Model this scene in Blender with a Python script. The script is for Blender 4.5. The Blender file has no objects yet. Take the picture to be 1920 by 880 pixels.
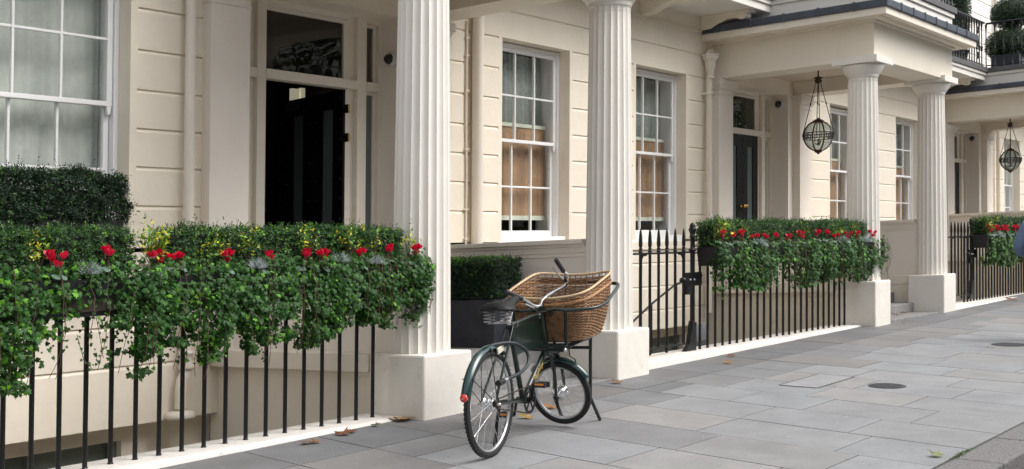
import bpy, bmesh, math, random
import numpy as np
from mathutils import Vector, Matrix
random.seed(7); RNG = np.random.default_rng(11)
R = math.radians; PI = math.pi
scene = bpy.context.scene
KX, KY = 0.0302259, -0.0278971          # the street and its courses climb gently to the right

# ------------------------------------------------------------------ camera
cam_d = bpy.data.cameras.new('camera'); cam = bpy.data.objects.new('camera', cam_d)
scene.collection.objects.link(cam); scene.camera = cam
yaw, pitch, roll = .919324, .0268196, .00561084
cy, sy, cp, sp = math.cos(yaw), math.sin(yaw), math.cos(pitch), math.sin(pitch)
F = Vector((sy*cp, cy*cp, sp)); Rt = Vector((cy, -sy, 0)); Up = Rt.cross(F)
c_, s_ = math.cos(roll), math.sin(roll)
R2 = c_*Rt + s_*Up; U2 = -s_*Rt + c_*Up
M = Matrix((R2, U2, -F)).transposed().to_4x4(); cam.matrix_world = M
cam_d.sensor_width = 36; cam_d.lens = 36*2291.77/1920; cam_d.clip_start = .05; cam_d.clip_end = 2000
scene.render.resolution_x = 1024; scene.render.resolution_y = 469
# ------------------------------------------------------------------ light
w = bpy.data.worlds.new('World'); scene.world = w; w.use_nodes = True
nt = w.node_tree; nt.nodes.clear()
sky = nt.nodes.new('ShaderNodeTexSky'); sky.sky_type = 'NISHITA'; sky.sun_disc = False
SUN_EL, SUN_AZ = R(52), R(155)          # azimuth clockwise from +Y (away from the camera's side of the street)
sky.sun_elevation = SUN_EL; sky.sun_rotation = SUN_AZ; sky.dust_density = 4; sky.air_density = 1.0; sky.ozone_density = 1.0
hs = nt.nodes.new('ShaderNodeHueSaturation'); hs.inputs['Saturation'].default_value = .25
bg = nt.nodes.new('ShaderNodeBackground'); bg.inputs['Strength'].default_value = .15
wo = nt.nodes.new('ShaderNodeOutputWorld')
nt.links.new(sky.outputs[0], hs.inputs['Color']); nt.links.new(hs.outputs[0], bg.inputs[0]); nt.links.new(bg.outputs[0], wo.inputs[0])
sl = bpy.data.lights.new('sun', 'SUN'); sl.energy = .9; sl.angle = R(40); sl.color = (1, .96, .90)
so = bpy.data.objects.new('sun', sl); scene.collection.objects.link(so)
sd = Vector((math.sin(SUN_AZ)*math.cos(SUN_EL), math.cos(SUN_AZ)*math.cos(SUN_EL), math.sin(SUN_EL)))
so.rotation_euler = sd.to_track_quat('Z', 'Y').to_euler()
scene.view_settings.view_transform = 'Standard'; scene.view_settings.look = 'None'
scene.view_settings.exposure = 0.98; scene.view_settings.gamma = 1
try:
    scene.cycles.use_denoising = True; scene.cycles.max_bounces = 10; scene.cycles.diffuse_bounces = 8; scene.cycles.transparent_max_bounces = 24
except Exception: pass

# ------------------------------------------------------------------ materials
MATS = {}
def mat(name, col, rough=.6, metal=0, var=.0, vscale=6, bump=0, bscale=40, spec=.5, tint=False, trans=0, emit=None, coat=0, stain=None, island=0):
    if name in MATS: return MATS[name]
    m = bpy.data.materials.new(name); m.use_nodes = True; t = m.node_tree; n = t.nodes; l = t.links
    b = n['Principled BSDF']; b.inputs['Base Color'].default_value = (*col, 1); b.inputs['Roughness'].default_value = rough
    b.inputs['Metallic'].default_value = metal; b.inputs['Specular IOR Level'].default_value = spec; b.inputs['Coat Weight'].default_value = coat
    src = None
    tc = n.new('ShaderNodeTexCoord')
    if tint:
        a = n.new('ShaderNodeAttribute'); a.attribute_name = 'tint'; src = a.outputs['Color']
    if var > 0:
        ns = n.new('ShaderNodeTexNoise'); ns.inputs['Scale'].default_value = vscale; ns.inputs['Detail'].default_value = 7; ns.inputs['Roughness'].default_value = .62
        l.new(tc.outputs['Object'], ns.inputs['Vector'])
        mp = n.new('ShaderNodeMapRange'); mp.inputs[1].default_value = .3; mp.inputs[2].default_value = .7
        mp.inputs[3].default_value = 1-var; mp.inputs[4].default_value = 1+var; l.new(ns.outputs[0], mp.inputs[0])
        mx = n.new('ShaderNodeVectorMath'); mx.operation = 'SCALE'
        if src: l.new(src, mx.inputs[0])
        else: mx.inputs[0].default_value = col
        l.new(mp.outputs[0], mx.inputs['Scale']); src = mx.outputs[0]
    if stain:       # weather marks: colour, noise scale, threshold, stretch z
        scol, ssc, th, zs, amt = (*stain, .65)[:5]
        mpn = n.new('ShaderNodeMapping'); mpn.inputs['Scale'].default_value = (1, 1, zs); l.new(tc.outputs['Object'], mpn.inputs[0])
        n2 = n.new('ShaderNodeTexNoise'); n2.inputs['Scale'].default_value = ssc; n2.inputs['Detail'].default_value = 9; n2.inputs['Roughness'].default_value = .7
        l.new(mpn.outputs[0], n2.inputs['Vector'])
        r2 = n.new('ShaderNodeMapRange'); r2.inputs[1].default_value = th; r2.inputs[2].default_value = th+.12; r2.inputs[3].default_value = 0; r2.inputs[4].default_value = amt
        l.new(n2.outputs[0], r2.inputs[0])
        mm = n.new('ShaderNodeMixRGB'); l.new(r2.outputs[0], mm.inputs[0])
        if src: l.new(src, mm.inputs[1])
        else: mm.inputs[1].default_value = (*col, 1)
        mm.inputs[2].default_value = (*scol, 1); src = mm.outputs[0]
    if src: l.new(src, b.inputs['Base Color'])
    if bump > 0:
        nb = n.new('ShaderNodeTexNoise'); nb.inputs['Scale'].default_value = bscale; nb.inputs['Detail'].default_value = 6
        l.new(tc.outputs['Object'], nb.inputs['Vector'])
        bp = n.new('ShaderNodeBump'); bp.inputs['Strength'].default_value = bump; bp.inputs['Distance'].default_value = .01
        l.new(nb.outputs[0], bp.inputs['Height']); l.new(bp.outputs[0], b.inputs['Normal'])
    if trans > 0:
        tr = n.new('ShaderNodeBsdfTranslucent'); ms = n.new('ShaderNodeMixShader'); ms.inputs[0].default_value = trans
        if src: l.new(src, tr.inputs[0])
        else: tr.inputs[0].default_value = (*col, 1)
        l.new(b.outputs[0], ms.inputs[1]); l.new(tr.outputs[0], ms.inputs[2]); l.new(ms.outputs[0], n['Material Output'].inputs[0])
    if emit:
        b.inputs['Emission Color'].default_value = (*emit[0], 1); b.inputs['Emission Strength'].default_value = emit[1]
    MATS[name] = m; return m
def glass(name, tintc, ior=1.5, rough=0, opac=0):
    if name in MATS: return MATS[name]
    m = bpy.data.materials.new(name); m.use_nodes = True; t = m.node_tree; n = t.nodes; l = t.links
    n.remove(n['Principled BSDF']); lw = n.new('ShaderNodeLayerWeight'); lw.inputs[0].default_value = .5        # Schlick's curve, the same from both sides
    pw = n.new('ShaderNodeMath'); pw.operation = 'POWER'; pw.inputs[1].default_value = 4.2; l.new(lw.outputs['Facing'], pw.inputs[0])
    fr = n.new('ShaderNodeMath'); fr.operation = 'MULTIPLY_ADD'; fr.inputs[1].default_value = .9; fr.inputs[2].default_value = (ior-1)*.12; l.new(pw.outputs[0], fr.inputs[0])
    tr = n.new('ShaderNodeBsdfTransparent'); tr.inputs[0].default_value = (*tintc, 1)
    gl = n.new('ShaderNodeBsdfGlossy'); gl.inputs['Roughness'].default_value = rough
    tc = n.new('ShaderNodeTexCoord'); ns = n.new('ShaderNodeTexNoise'); ns.inputs['Scale'].default_value = 2.2; ns.inputs['Detail'].default_value = 1
    l.new(tc.outputs['Object'], ns.inputs['Vector'])
    bp = n.new('ShaderNodeBump'); bp.inputs['Strength'].default_value = .25; bp.inputs['Distance'].default_value = .012
    l.new(ns.outputs[0], bp.inputs['Height']); l.new(bp.outputs[0], gl.inputs['Normal'])
    ms = n.new('ShaderNodeMixShader'); l.new(fr.outputs[0], ms.inputs[0]); l.new(tr.outputs[0], ms.inputs[1]); l.new(gl.outputs[0], ms.inputs[2])
    l.new(ms.outputs[0], n['Material Output'].inputs[0]); MATS[name] = m; return m

WALL = mat('cream stucco', (.765, .695, .585), .62, var=.05, vscale=1.3, bump=.35, bscale=12, spec=.3, stain=((.50, .42, .32), 4, .60, .22, .28))
WALL2 = mat('cream stucco trim', (.755, .69, .59), .55, var=.035, vscale=1.6, bump=.15, bscale=22, spec=.35)
PINK = mat('pale painted stucco', (.78, .715, .64), .55, var=.04, vscale=1.5, bump=.15, bscale=20, spec=.35)
WHITE = mat('white column paint', (.765, .73, .675), .45, var=.035, vscale=2.2, bump=.12, bscale=18, spec=.4, stain=((.52, .49, .45), 5.5, .69, .35))
PLINTH = mat('white plinth paint', (.75, .715, .655), .5, var=.05, vscale=3, bump=.5, bscale=9, spec=.35, stain=((.42, .39, .34), 8, .60, 1.0, .5))
KERBW = mat('white painted coping', (.66, .635, .60), .6, var=.08, vscale=5, bump=.8, bscale=14, spec=.3, stain=((.36, .33, .29), 12, .60, 1, .6))
JOIN = mat('window joinery paint', (.80, .80, .80), .35, var=.02, vscale=5, spec=.5)
DOORFR = mat('door frame paint', (.74, .68, .59), .45, var=.03, vscale=4, spec=.4)
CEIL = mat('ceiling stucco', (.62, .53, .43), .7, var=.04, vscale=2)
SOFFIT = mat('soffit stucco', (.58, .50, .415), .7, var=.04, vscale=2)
GLASS = glass('window glass', (.97, .98, .97), 1.5)
DGLASS = glass('dark glass', (.75, .78, .76), 1.6)
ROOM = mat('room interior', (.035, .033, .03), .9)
SHUT = mat('brown shutter', (.33, .205, .12), .55, var=.25, vscale=3)
BLIND = mat('pale green rail', (.6, .64, .54), .6)
CURT = mat('net curtain', (.52, .55, .52), .9, var=.15, vscale=2.5)
IRON = mat('black railing paint', (.006, .006, .007), .42, var=.2, vscale=9, bump=.25, bscale=60, spec=.35)
LEAD = mat('lead sheet', (.055, .065, .085), .5, metal=.25, var=.3, vscale=4, bump=.4, bscale=14)
SLATE = mat('dark slate coping', (.10, .095, .10), .6, var=.2, vscale=5)
BLACKD = mat('black door paint', (.005, .005, .005), .45, var=.15, vscale=4, spec=.2)
FROST = mat('frosted glass', (.11, .145, .145), .25, spec=.6)
BRASS = mat('brass', (.62, .42, .14), .25, metal=1)
STEEL = mat('chrome steel', (.75, .75, .76), .16, metal=1)
ALU = mat('dull alloy', (.55, .55, .56), .33, metal=1, var=.1, vscale=30)
STONE = mat('step stone', (.20, .197, .195), .75, var=.22, vscale=7, bump=.5, bscale=40, stain=((.12, .115, .11), 6, .6, 1))
GRANITE = mat('granite kerb', (.15, .146, .143), .75, var=.45, vscale=60, bump=1, bscale=50, stain=((.13, .12, .12), 30, .55, 1))
ASPH = mat('asphalt', (.055, .053, .052), .85, var=.4, vscale=70, bump=1, bscale=90)
EARTH = mat('ground', (.16, .15, .14), .9, var=.2)
MANH = mat('cast iron cover', (.055, .058, .065), .55, metal=.3, var=.3, vscale=40, bump=.8, bscale=80)
MORT = mat('mortar', (.045, .043, .042), .9, var=.3, vscale=20)
TROUGH = mat('black trough', (.006, .006, .008), .55, var=.3, vscale=8)
PLANTER = mat('dark slate planter', (.022, .026, .037), .45, var=.35, vscale=7, stain=((.05, .052, .06), 5, .6, .3))
SOIL = mat('potting soil', (.03, .022, .015), .95)
IVYM = mat('ivy leaf', (.03, .08, .03), .42, tint=True, trans=.2, spec=.2)
BOXM = mat('box leaf', (.03, .08, .02), .45, tint=True, trans=.2, spec=.4)
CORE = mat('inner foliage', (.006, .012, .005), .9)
STEM = mat('brown stem', (.10, .06, .035), .8)
SILV = mat('silver foliage', (.42, .48, .48), .7)
RED = mat('red petal', (.72, .006, .05), .5, trans=.25, var=.25, vscale=30)
CYL = mat('cyclamen leaf', (.08, .14, .10), .45, var=.35, vscale=60)
YEL = mat('variegated leaf', (.4, .4, .03), .45, tint=True, trans=.2)
DEADL = mat('dry leaf', (.33, .16, .06), .7, tint=True, trans=.15)
GREEN = mat('dark green enamel', (.004, .014, .011), .28, var=.1, vscale=6, coat=.25, spec=.5)
RUB = mat('black rubber', (.014, .014, .015), .7, bump=.6, bscale=150)
GRIPM = mat('black grip', (.02, .02, .024), .5)
LEATH = mat('black leather', (.006, .006, .006), .5, bump=.3, bscale=90, spec=.3)
CABLE = mat('cable sleeve', (.018, .022, .028), .4, bump=.3, bscale=200)
REFL = mat('red reflector', (.55, .02, .01), .2, spec=.8, coat=.6)
ORNG = mat('amber reflector', (.75, .25, .03), .25, spec=.8)
CREAMP = mat('cream plate', (.62, .60, .48), .5)
GOLD = mat('gold lettering', (.65, .45, .12), .4)
WICK = mat('brown wicker', (.30, .13, .05), .5, tint=True, spec=.4)
WICKP = mat('pale cane', (.58, .43, .26), .5, var=.25, vscale=40)
BRONZE = mat('bronze', (.07, .04, .03), .45, metal=.6, var=.3, vscale=30)
CLOTH = mat('blue denim', (.12, .17, .28), .9, var=.15, vscale=50)
SKIN = mat('skin', (.55, .33, .24), .55)
HAIR = mat('dark hair', (.03, .02, .015), .7)
TROUS = mat('dark blue jeans', (.03, .07, .16), .9)
CAMW = mat('camera housing', (.55, .54, .52), .4); CAMB = mat('camera dome', (.01, .01, .012), .1)
PIPE = mat('pipe paint', (.72, .66, .575), .4, var=.03, vscale=4, spec=.5)

# ------------------------------------------------------------------ mesh helpers
def S(p): return Vector((p[0], p[1], p[2]+KX*p[0]+KY*p[1]))
def rootloc(o):
    while o and o.parent: o = o.parent
    return Vector(o.location) if o else Vector((0, 0, 0))
def tag(o, label=None, cat=None, group=None, kind=None):
    if label: o['label'] = label
    if cat: o['category'] = cat
    if group: o['group'] = group
    if kind: o['kind'] = kind
    return o
def empty(name, loc, label=None, cat=None, group=None, rz=0, shear=True):
    o = bpy.data.objects.new(name, None); scene.collection.objects.link(o)
    o.location = S(loc) if shear else Vector(loc); o.rotation_euler = (0, 0, rz); o.empty_display_size = .1
    return tag(o, label, cat, group)
def copy_tree(o, parent=None, dloc=None, newname=None):
    c = o.copy(); scene.collection.objects.link(c); c.parent = parent
    if dloc is not None: c.location = Vector(o.location)+Vector((dloc[0], dloc[1], dloc[2]+KX*dloc[0]+KY*dloc[1]))
    for ch in [x for x in bpy.data.objects if x.parent == o]: copy_tree(ch, c)
    return c
class MB:
    def __init__(s): s.v = []; s.f = []; s.sm = []
    def add(s, vs, fs, smooth=False):
        k = len(s.v); s.v.extend([tuple(q) for q in vs]); s.f.extend([tuple(i+k for i in f) for f in fs]); s.sm.extend([smooth]*len(fs)); return s
    def box(s, x0, x1, y0, y1, z0, z1):
        x0, x1 = sorted((x0, x1)); y0, y1 = sorted((y0, y1)); z0, z1 = sorted((z0, z1))
        return s.add([(x0,y0,z0),(x1,y0,z0),(x1,y1,z0),(x0,y1,z0),(x0,y0,z1),(x1,y0,z1),(x1,y1,z1),(x0,y1,z1)],
              [(0,3,2,1),(4,5,6,7),(0,1,5,4),(1,2,6,5),(2,3,7,6),(3,0,4,7)])
    def obox(s, c, ax, ay, az):      # oriented box, half vectors
        c, ax, ay, az = map(Vector, (c, ax, ay, az)); vs = []
        for k in (-1, 1):
            for i, j in ((-1,-1),(1,-1),(1,1),(-1,1)): vs.append(c+i*ax+j*ay+k*az)
        return s.add(vs, [(0,3,2,1),(4,5,6,7),(0,1,5,4),(1,2,6,5),(2,3,7,6),(3,0,4,7)])
    def tube(s, path, r, n=8, closed=False, cap=True, smooth=True):
        P = [Vector(p) for p in path]; L = len(P); rr = r if isinstance(r, (list, tuple)) else [r]*L
        T = []
        for i in range(L):
            a = P[(i-1) % L] if (closed or i > 0) else P[i]; b = P[(i+1) % L] if (closed or i < L-1) else P[i]
            d = b-a; T.append(d.normalized() if d.length > 1e-9 else Vector((0, 0, 1)))
        u = T[0].orthogonal().normalized(); vs = []
        for i in range(L):
            u = (u-T[i]*u.dot(T[i])); u = u.normalized() if u.length > 1e-6 else T[i].orthogonal().normalized()
            v = T[i].cross(u)
            for k in range(n):
                a = 2*PI*k/n; vs.append(P[i]+rr[i]*(math.cos(a)*u+math.sin(a)*v))
        fs = []
        for i in range(L if closed else L-1):
            j = (i+1) % L
            for k in range(n): fs.append((i*n+k, i*n+(k+1) % n, j*n+(k+1) % n, j*n+k))
        s.add(vs, fs, smooth)
        if cap and not closed: s.add(vs[:n], [tuple(range(n))[::-1]]); s.add(vs[-n:], [tuple(range(n))])
        return s
    def lathe(s, prof, c, n=24, axis=(0, 0, 1), smooth=True):    # prof: (radius, height along the axis)
        c = Vector(c); a = Vector(axis).normalized(); u = a.orthogonal().normalized(); v = a.cross(u); vs = []
        for (r, h) in prof:
            for k in range(n):
                t = 2*PI*k/n; vs.append(c+a*h+r*(math.cos(t)*u+math.sin(t)*v))
        fs = []
        for i in range(len(prof)-1):
            for k in range(n): fs.append((i*n+k, i*n+(k+1) % n, (i+1)*n+(k+1) % n, (i+1)*n+k))
        s.add(vs, fs, smooth)
        if abs(prof[0][0]-prof[-1][0]) < 1e-5 and abs(prof[0][1]-prof[-1][1]) < 1e-5: return s
        if prof[0][0] > 1e-4: s.add(vs[:n], [tuple(range(n))[::-1]])
        if prof[-1][0] > 1e-4: s.add(vs[-n:], [tuple(range(n))])
        return s
    def extx(s, prof, x0, x1):       # prof: closed (y,z) outline
        n = len(prof); vs = [(x0, y, z) for y, z in prof]+[(x1, y, z) for y, z in prof]
        return s.add(vs, [(i, (i+1) % n, n+(i+1) % n, n+i) for i in range(n)]+[tuple(range(n))[::-1], tuple(range(n, 2*n))])
    def exty(s, prof, y0, y1):       # prof: closed (x,z) outline
        n = len(prof); vs = [(x, y0, z) for x, z in prof]+[(x, y1, z) for x, z in prof]
        return s.add(vs, [(i, (i+1) % n, n+(i+1) % n, n+i) for i in range(n)]+[tuple(range(n))[::-1], tuple(range(n, 2*n))])
    def build(s, name, m, parent=None, shear=True, bevel=0, loc=None, fixn=True):
        L = rootloc(parent) if parent else (S(loc) if (loc is not None and shear) else (Vector(loc) if loc is not None else Vector((0, 0, 0))))
        if shear: vs = [S(p)-L for p in s.v]
        else: vs = [Vector(p) for p in s.v]
        me = bpy.data.meshes.new(name); me.from_pydata(vs, [], s.f); me.polygons.foreach_set('use_smooth', s.sm)
        me.materials.append(m)
        if fixn:
            bm = bmesh.new(); bm.from_mesh(me); bmesh.ops.recalc_face_normals(bm, faces=bm.faces); bm.to_mesh(me); bm.free()
        me.update(); o = bpy.data.objects.new(name, me); scene.collection.objects.link(o)
        if parent: o.parent = parent
        elif loc is not None: o.location = L
        if bevel:
            b = o.modifiers.new('bevel', 'BEVEL'); b.width = bevel; b.segments = 2; b.limit_method = 'ANGLE'; b.angle_limit = R(40)
        return o
def npmesh(name, V, Fc, m, parent=None, tint=None, loc=None, shear=True, smooth=False):
    """V (N,3) points, Fc (M,k) faces, tint (M,3) per face colour"""
    V = np.array(V, float)
    if shear: V[:, 2] += KX*V[:, 0]+KY*V[:, 1]
    L = rootloc(parent) if parent else (S(loc) if (loc is not None and shear) else Vector(loc or (0, 0, 0)))
    if shear: V -= np.array(L)
    me = bpy.data.meshes.new(name); k = Fc.shape[1]
    me.vertices.add(len(V)); me.vertices.foreach_set('co', V.ravel())
    me.loops.add(Fc.size); me.loops.foreach_set('vertex_index', Fc.ravel().astype(np.int32))
    me.polygons.add(len(Fc)); me.polygons.foreach_set('loop_start', np.arange(0, Fc.size, k, dtype=np.int32))
    me.update(calc_edges=True); me.polygons.foreach_set('use_smooth', np.full(len(Fc), smooth))
    if tint is not None:
        a = me.attributes.new('tint', 'FLOAT_COLOR', 'FACE'); c = np.ones((len(Fc), 4)); c[:, :3] = tint; a.data.foreach_set('color', c.ravel())
    me.materials.append(m); me.validate(); o = bpy.data.objects.new(name, me); scene.collection.objects.link(o)
    if parent: o.parent = parent
    elif loc is not None: o.location = L
    return o
def norm(a): return a/np.maximum(np.linalg.norm(a, axis=-1, keepdims=True), 1e-9)

GX, GY = .0111, .04
def gz(x, y): return -1.5426+GX*x+GY*y           # pavement surface (course coordinates)

# ================================================================== SETTING: ground, road, kerb, pavement
YK0, YK1 = 2.17, 2.47
def sheet(x0, x1, y0, y1, dz=0, zf=gz): return [(x0, y0, zf(x0, y0)+dz), (x1, y0, zf(x1, y0)+dz), (x1, y1, zf(x1, y1)+dz), (x0, y1, zf(x0, y1)+dz)]
b = MB(); zr = gz(0, 2.17)
b.add([(-300, -300, -1.75-3.3+2.), (300, -300, -1.75-3.3+2.), (300, -9.6, -1.66+2.), (-300, -9.6, -1.66+2.)], [(0, 1, 2, 3)])
b = MB(); b.add([(-400, -400, -1.8), (400, -400, -1.8), (400, 1.9, -1.8), (-400, 1.9, -1.8)], [(0, 1, 2, 3)])
b.add([(-400, 12, -1.8), (400, 12, -1.8), (400, 400, -1.8), (-400, 400, -1.8)], [(0, 1, 2, 3)])
tag(b.build('ground', EARTH), kind='structure')
b = MB(); b.add(sheet(-60, 80, -6.2, YK0, -.12), [(0, 1, 2, 3)]); tag(b.build('road', ASPH), kind='structure')
b = MB()
x = -40.0
while x < 70:
    L = random.uniform(.8, 1.15); p = sheet(x+.004, x+L-.004, YK0, YK1, .004); q = sheet(x+.004, x+L-.004, YK0, YK1, -.3)
    j = random.uniform(-.004, .004); p = [(a, c, d+j) for a, c, d in p]
    b.add(q+p, [(0,3,2,1),(4,5,6,7),(0,1,5,4),(1,2,6,5),(2,3,7,6),(3,0,4,7)]); x += L
tag(b.build('kerb', GRANITE, bevel=.012), kind='structure')
# York stone slabs: rows run from the kerb to the railings, a little askew
YB = 6.42; SK = .15; RW = .672
known = {7: [4.06, 3.0], 8: [3.18, 4.29, 5.3], 9: [3.37, 4.29, 5.2], 10: [3.15, 4.06, 4.76, 5.5], 11: [3.48, 4.35, 5.2], 12: [3.28, 4.18, 5.14], 13: [3.55, 4.5, 5.15], 14: [3.06, 3.84, 4.7], 15: [3.32, 4.2, 5.1]}
VV, FF, TT = [], [], []; rngp = random.Random(5)
BASE = [(.325, .33, .345), (.305, .33, .35), (.335, .325, .315), (.31, .325, .345), (.32, .32, .325), (.34, .328, .315), (.30, .32, .34), (.325, .33, .34)]
for i in range(-60, 90):
    x0 = 7.02+(i-7)*RW; ys = known.get(i)
    if ys is None:
        ys = []; yy = YK1+rngp.uniform(.5, 1.05)
        while yy < 5.4: ys.append(yy); yy += rngp.uniform(.7, 1.15)
    ys = [YK1+.012]+sorted(q for q in ys if q > YK1+.2)+[5.75, YB]
    jx = rngp.uniform(-.02, .02)
    for a, c in zip(ys[:-1], ys[1:]):
        g = .005; dz = rngp.uniform(-.0012, .0012); vs = []
        def X(yv, s): return x0+s+SK*(yv-3.5)*-1+ (0 if s else 0)
        xl0, xl1 = x0-SK*(3.5-a)*1, x0-SK*(3.5-c)*1
        quad = [(xl0+g, a+g), (xl0+RW-g, a+g), (xl1+RW-g, c-g), (xl1+g, c-g)]
        col = .745*(.5*np.array(BASE[rngp.randrange(len(BASE))])+.5*np.array((.32, .323, .328)))*rngp.uniform(.94, 1.04)
        if c > 5.6: col = col*(.80 if a < 5.5 else .62)*np.array((.98, .97, .97))  # slabs nearest the railings: tint darkened for grime and partly for ambient shade
        tl = rngp.uniform(-.0008, .0008)
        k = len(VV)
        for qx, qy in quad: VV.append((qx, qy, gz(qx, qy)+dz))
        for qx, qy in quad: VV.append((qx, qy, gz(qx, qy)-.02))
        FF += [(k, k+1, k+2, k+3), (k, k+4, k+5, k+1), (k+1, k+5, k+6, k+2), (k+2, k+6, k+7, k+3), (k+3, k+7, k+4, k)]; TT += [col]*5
YORK = mat('york stone', (.33, .33, .33), .62, tint=True, var=.13, vscale=2.6, bump=.35, bscale=55, spec=.35, stain=((.13, .125, .12), 3.1, .60, 1, .45))
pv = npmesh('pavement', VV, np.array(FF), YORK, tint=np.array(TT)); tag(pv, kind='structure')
_t = YORK.node_tree; _b = _t.nodes['Principled BSDF']; _s = _b.inputs['Base Color'].links[0].from_socket     # gum and grit spots
for _sc, _th, _c, _a in ((38, .695, (.09, .088, .085), .7), (21, .715, (.42, .41, .40), .5), (.9, .56, (.15, .15, .155), .35)):
    _n = _t.nodes.new('ShaderNodeTexNoise'); _n.inputs['Scale'].default_value = _sc; _n.inputs['Detail'].default_value = 2 if _sc > 2 else 6; _tc = _t.nodes.new('ShaderNodeTexCoord'); _t.links.new(_tc.outputs['Object'], _n.inputs['Vector'])
    _m = _t.nodes.new('ShaderNodeMapRange'); _m.inputs[1].default_value = _th; _m.inputs[2].default_value = _th+(.02 if _sc > 2 else .12); _m.inputs[4].default_value = _a; _t.links.new(_n.outputs[0], _m.inputs[0])
    _x = _t.nodes.new('ShaderNodeMixRGB'); _t.links.new(_m.outputs[0], _x.inputs[0]); _t.links.new(_s, _x.inputs[1]); _x.inputs[2].default_value = (*_c, 1); _s = _x.outputs[0]
_t.links.new(_s, _b.inputs['Base Color'])
b = MB(); b.add(sheet(-40, 70, YK1, YB, -.006), [(0, 1, 2, 3)]); mo = b.build('pavement_bedding', MORT); tag(mo, kind='structure')
b = MB(); b.box(-5, 60, 6.45, 9.4, -3.7, -3.6); tag(b.build('lightwell_floor', STONE), kind='structure')
b = MB(); b.box(-5, 60, 6.33, 6.43, -3.6, -1.75); tag(b.build('lightwell_wall', WALL), kind='structure')

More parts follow.
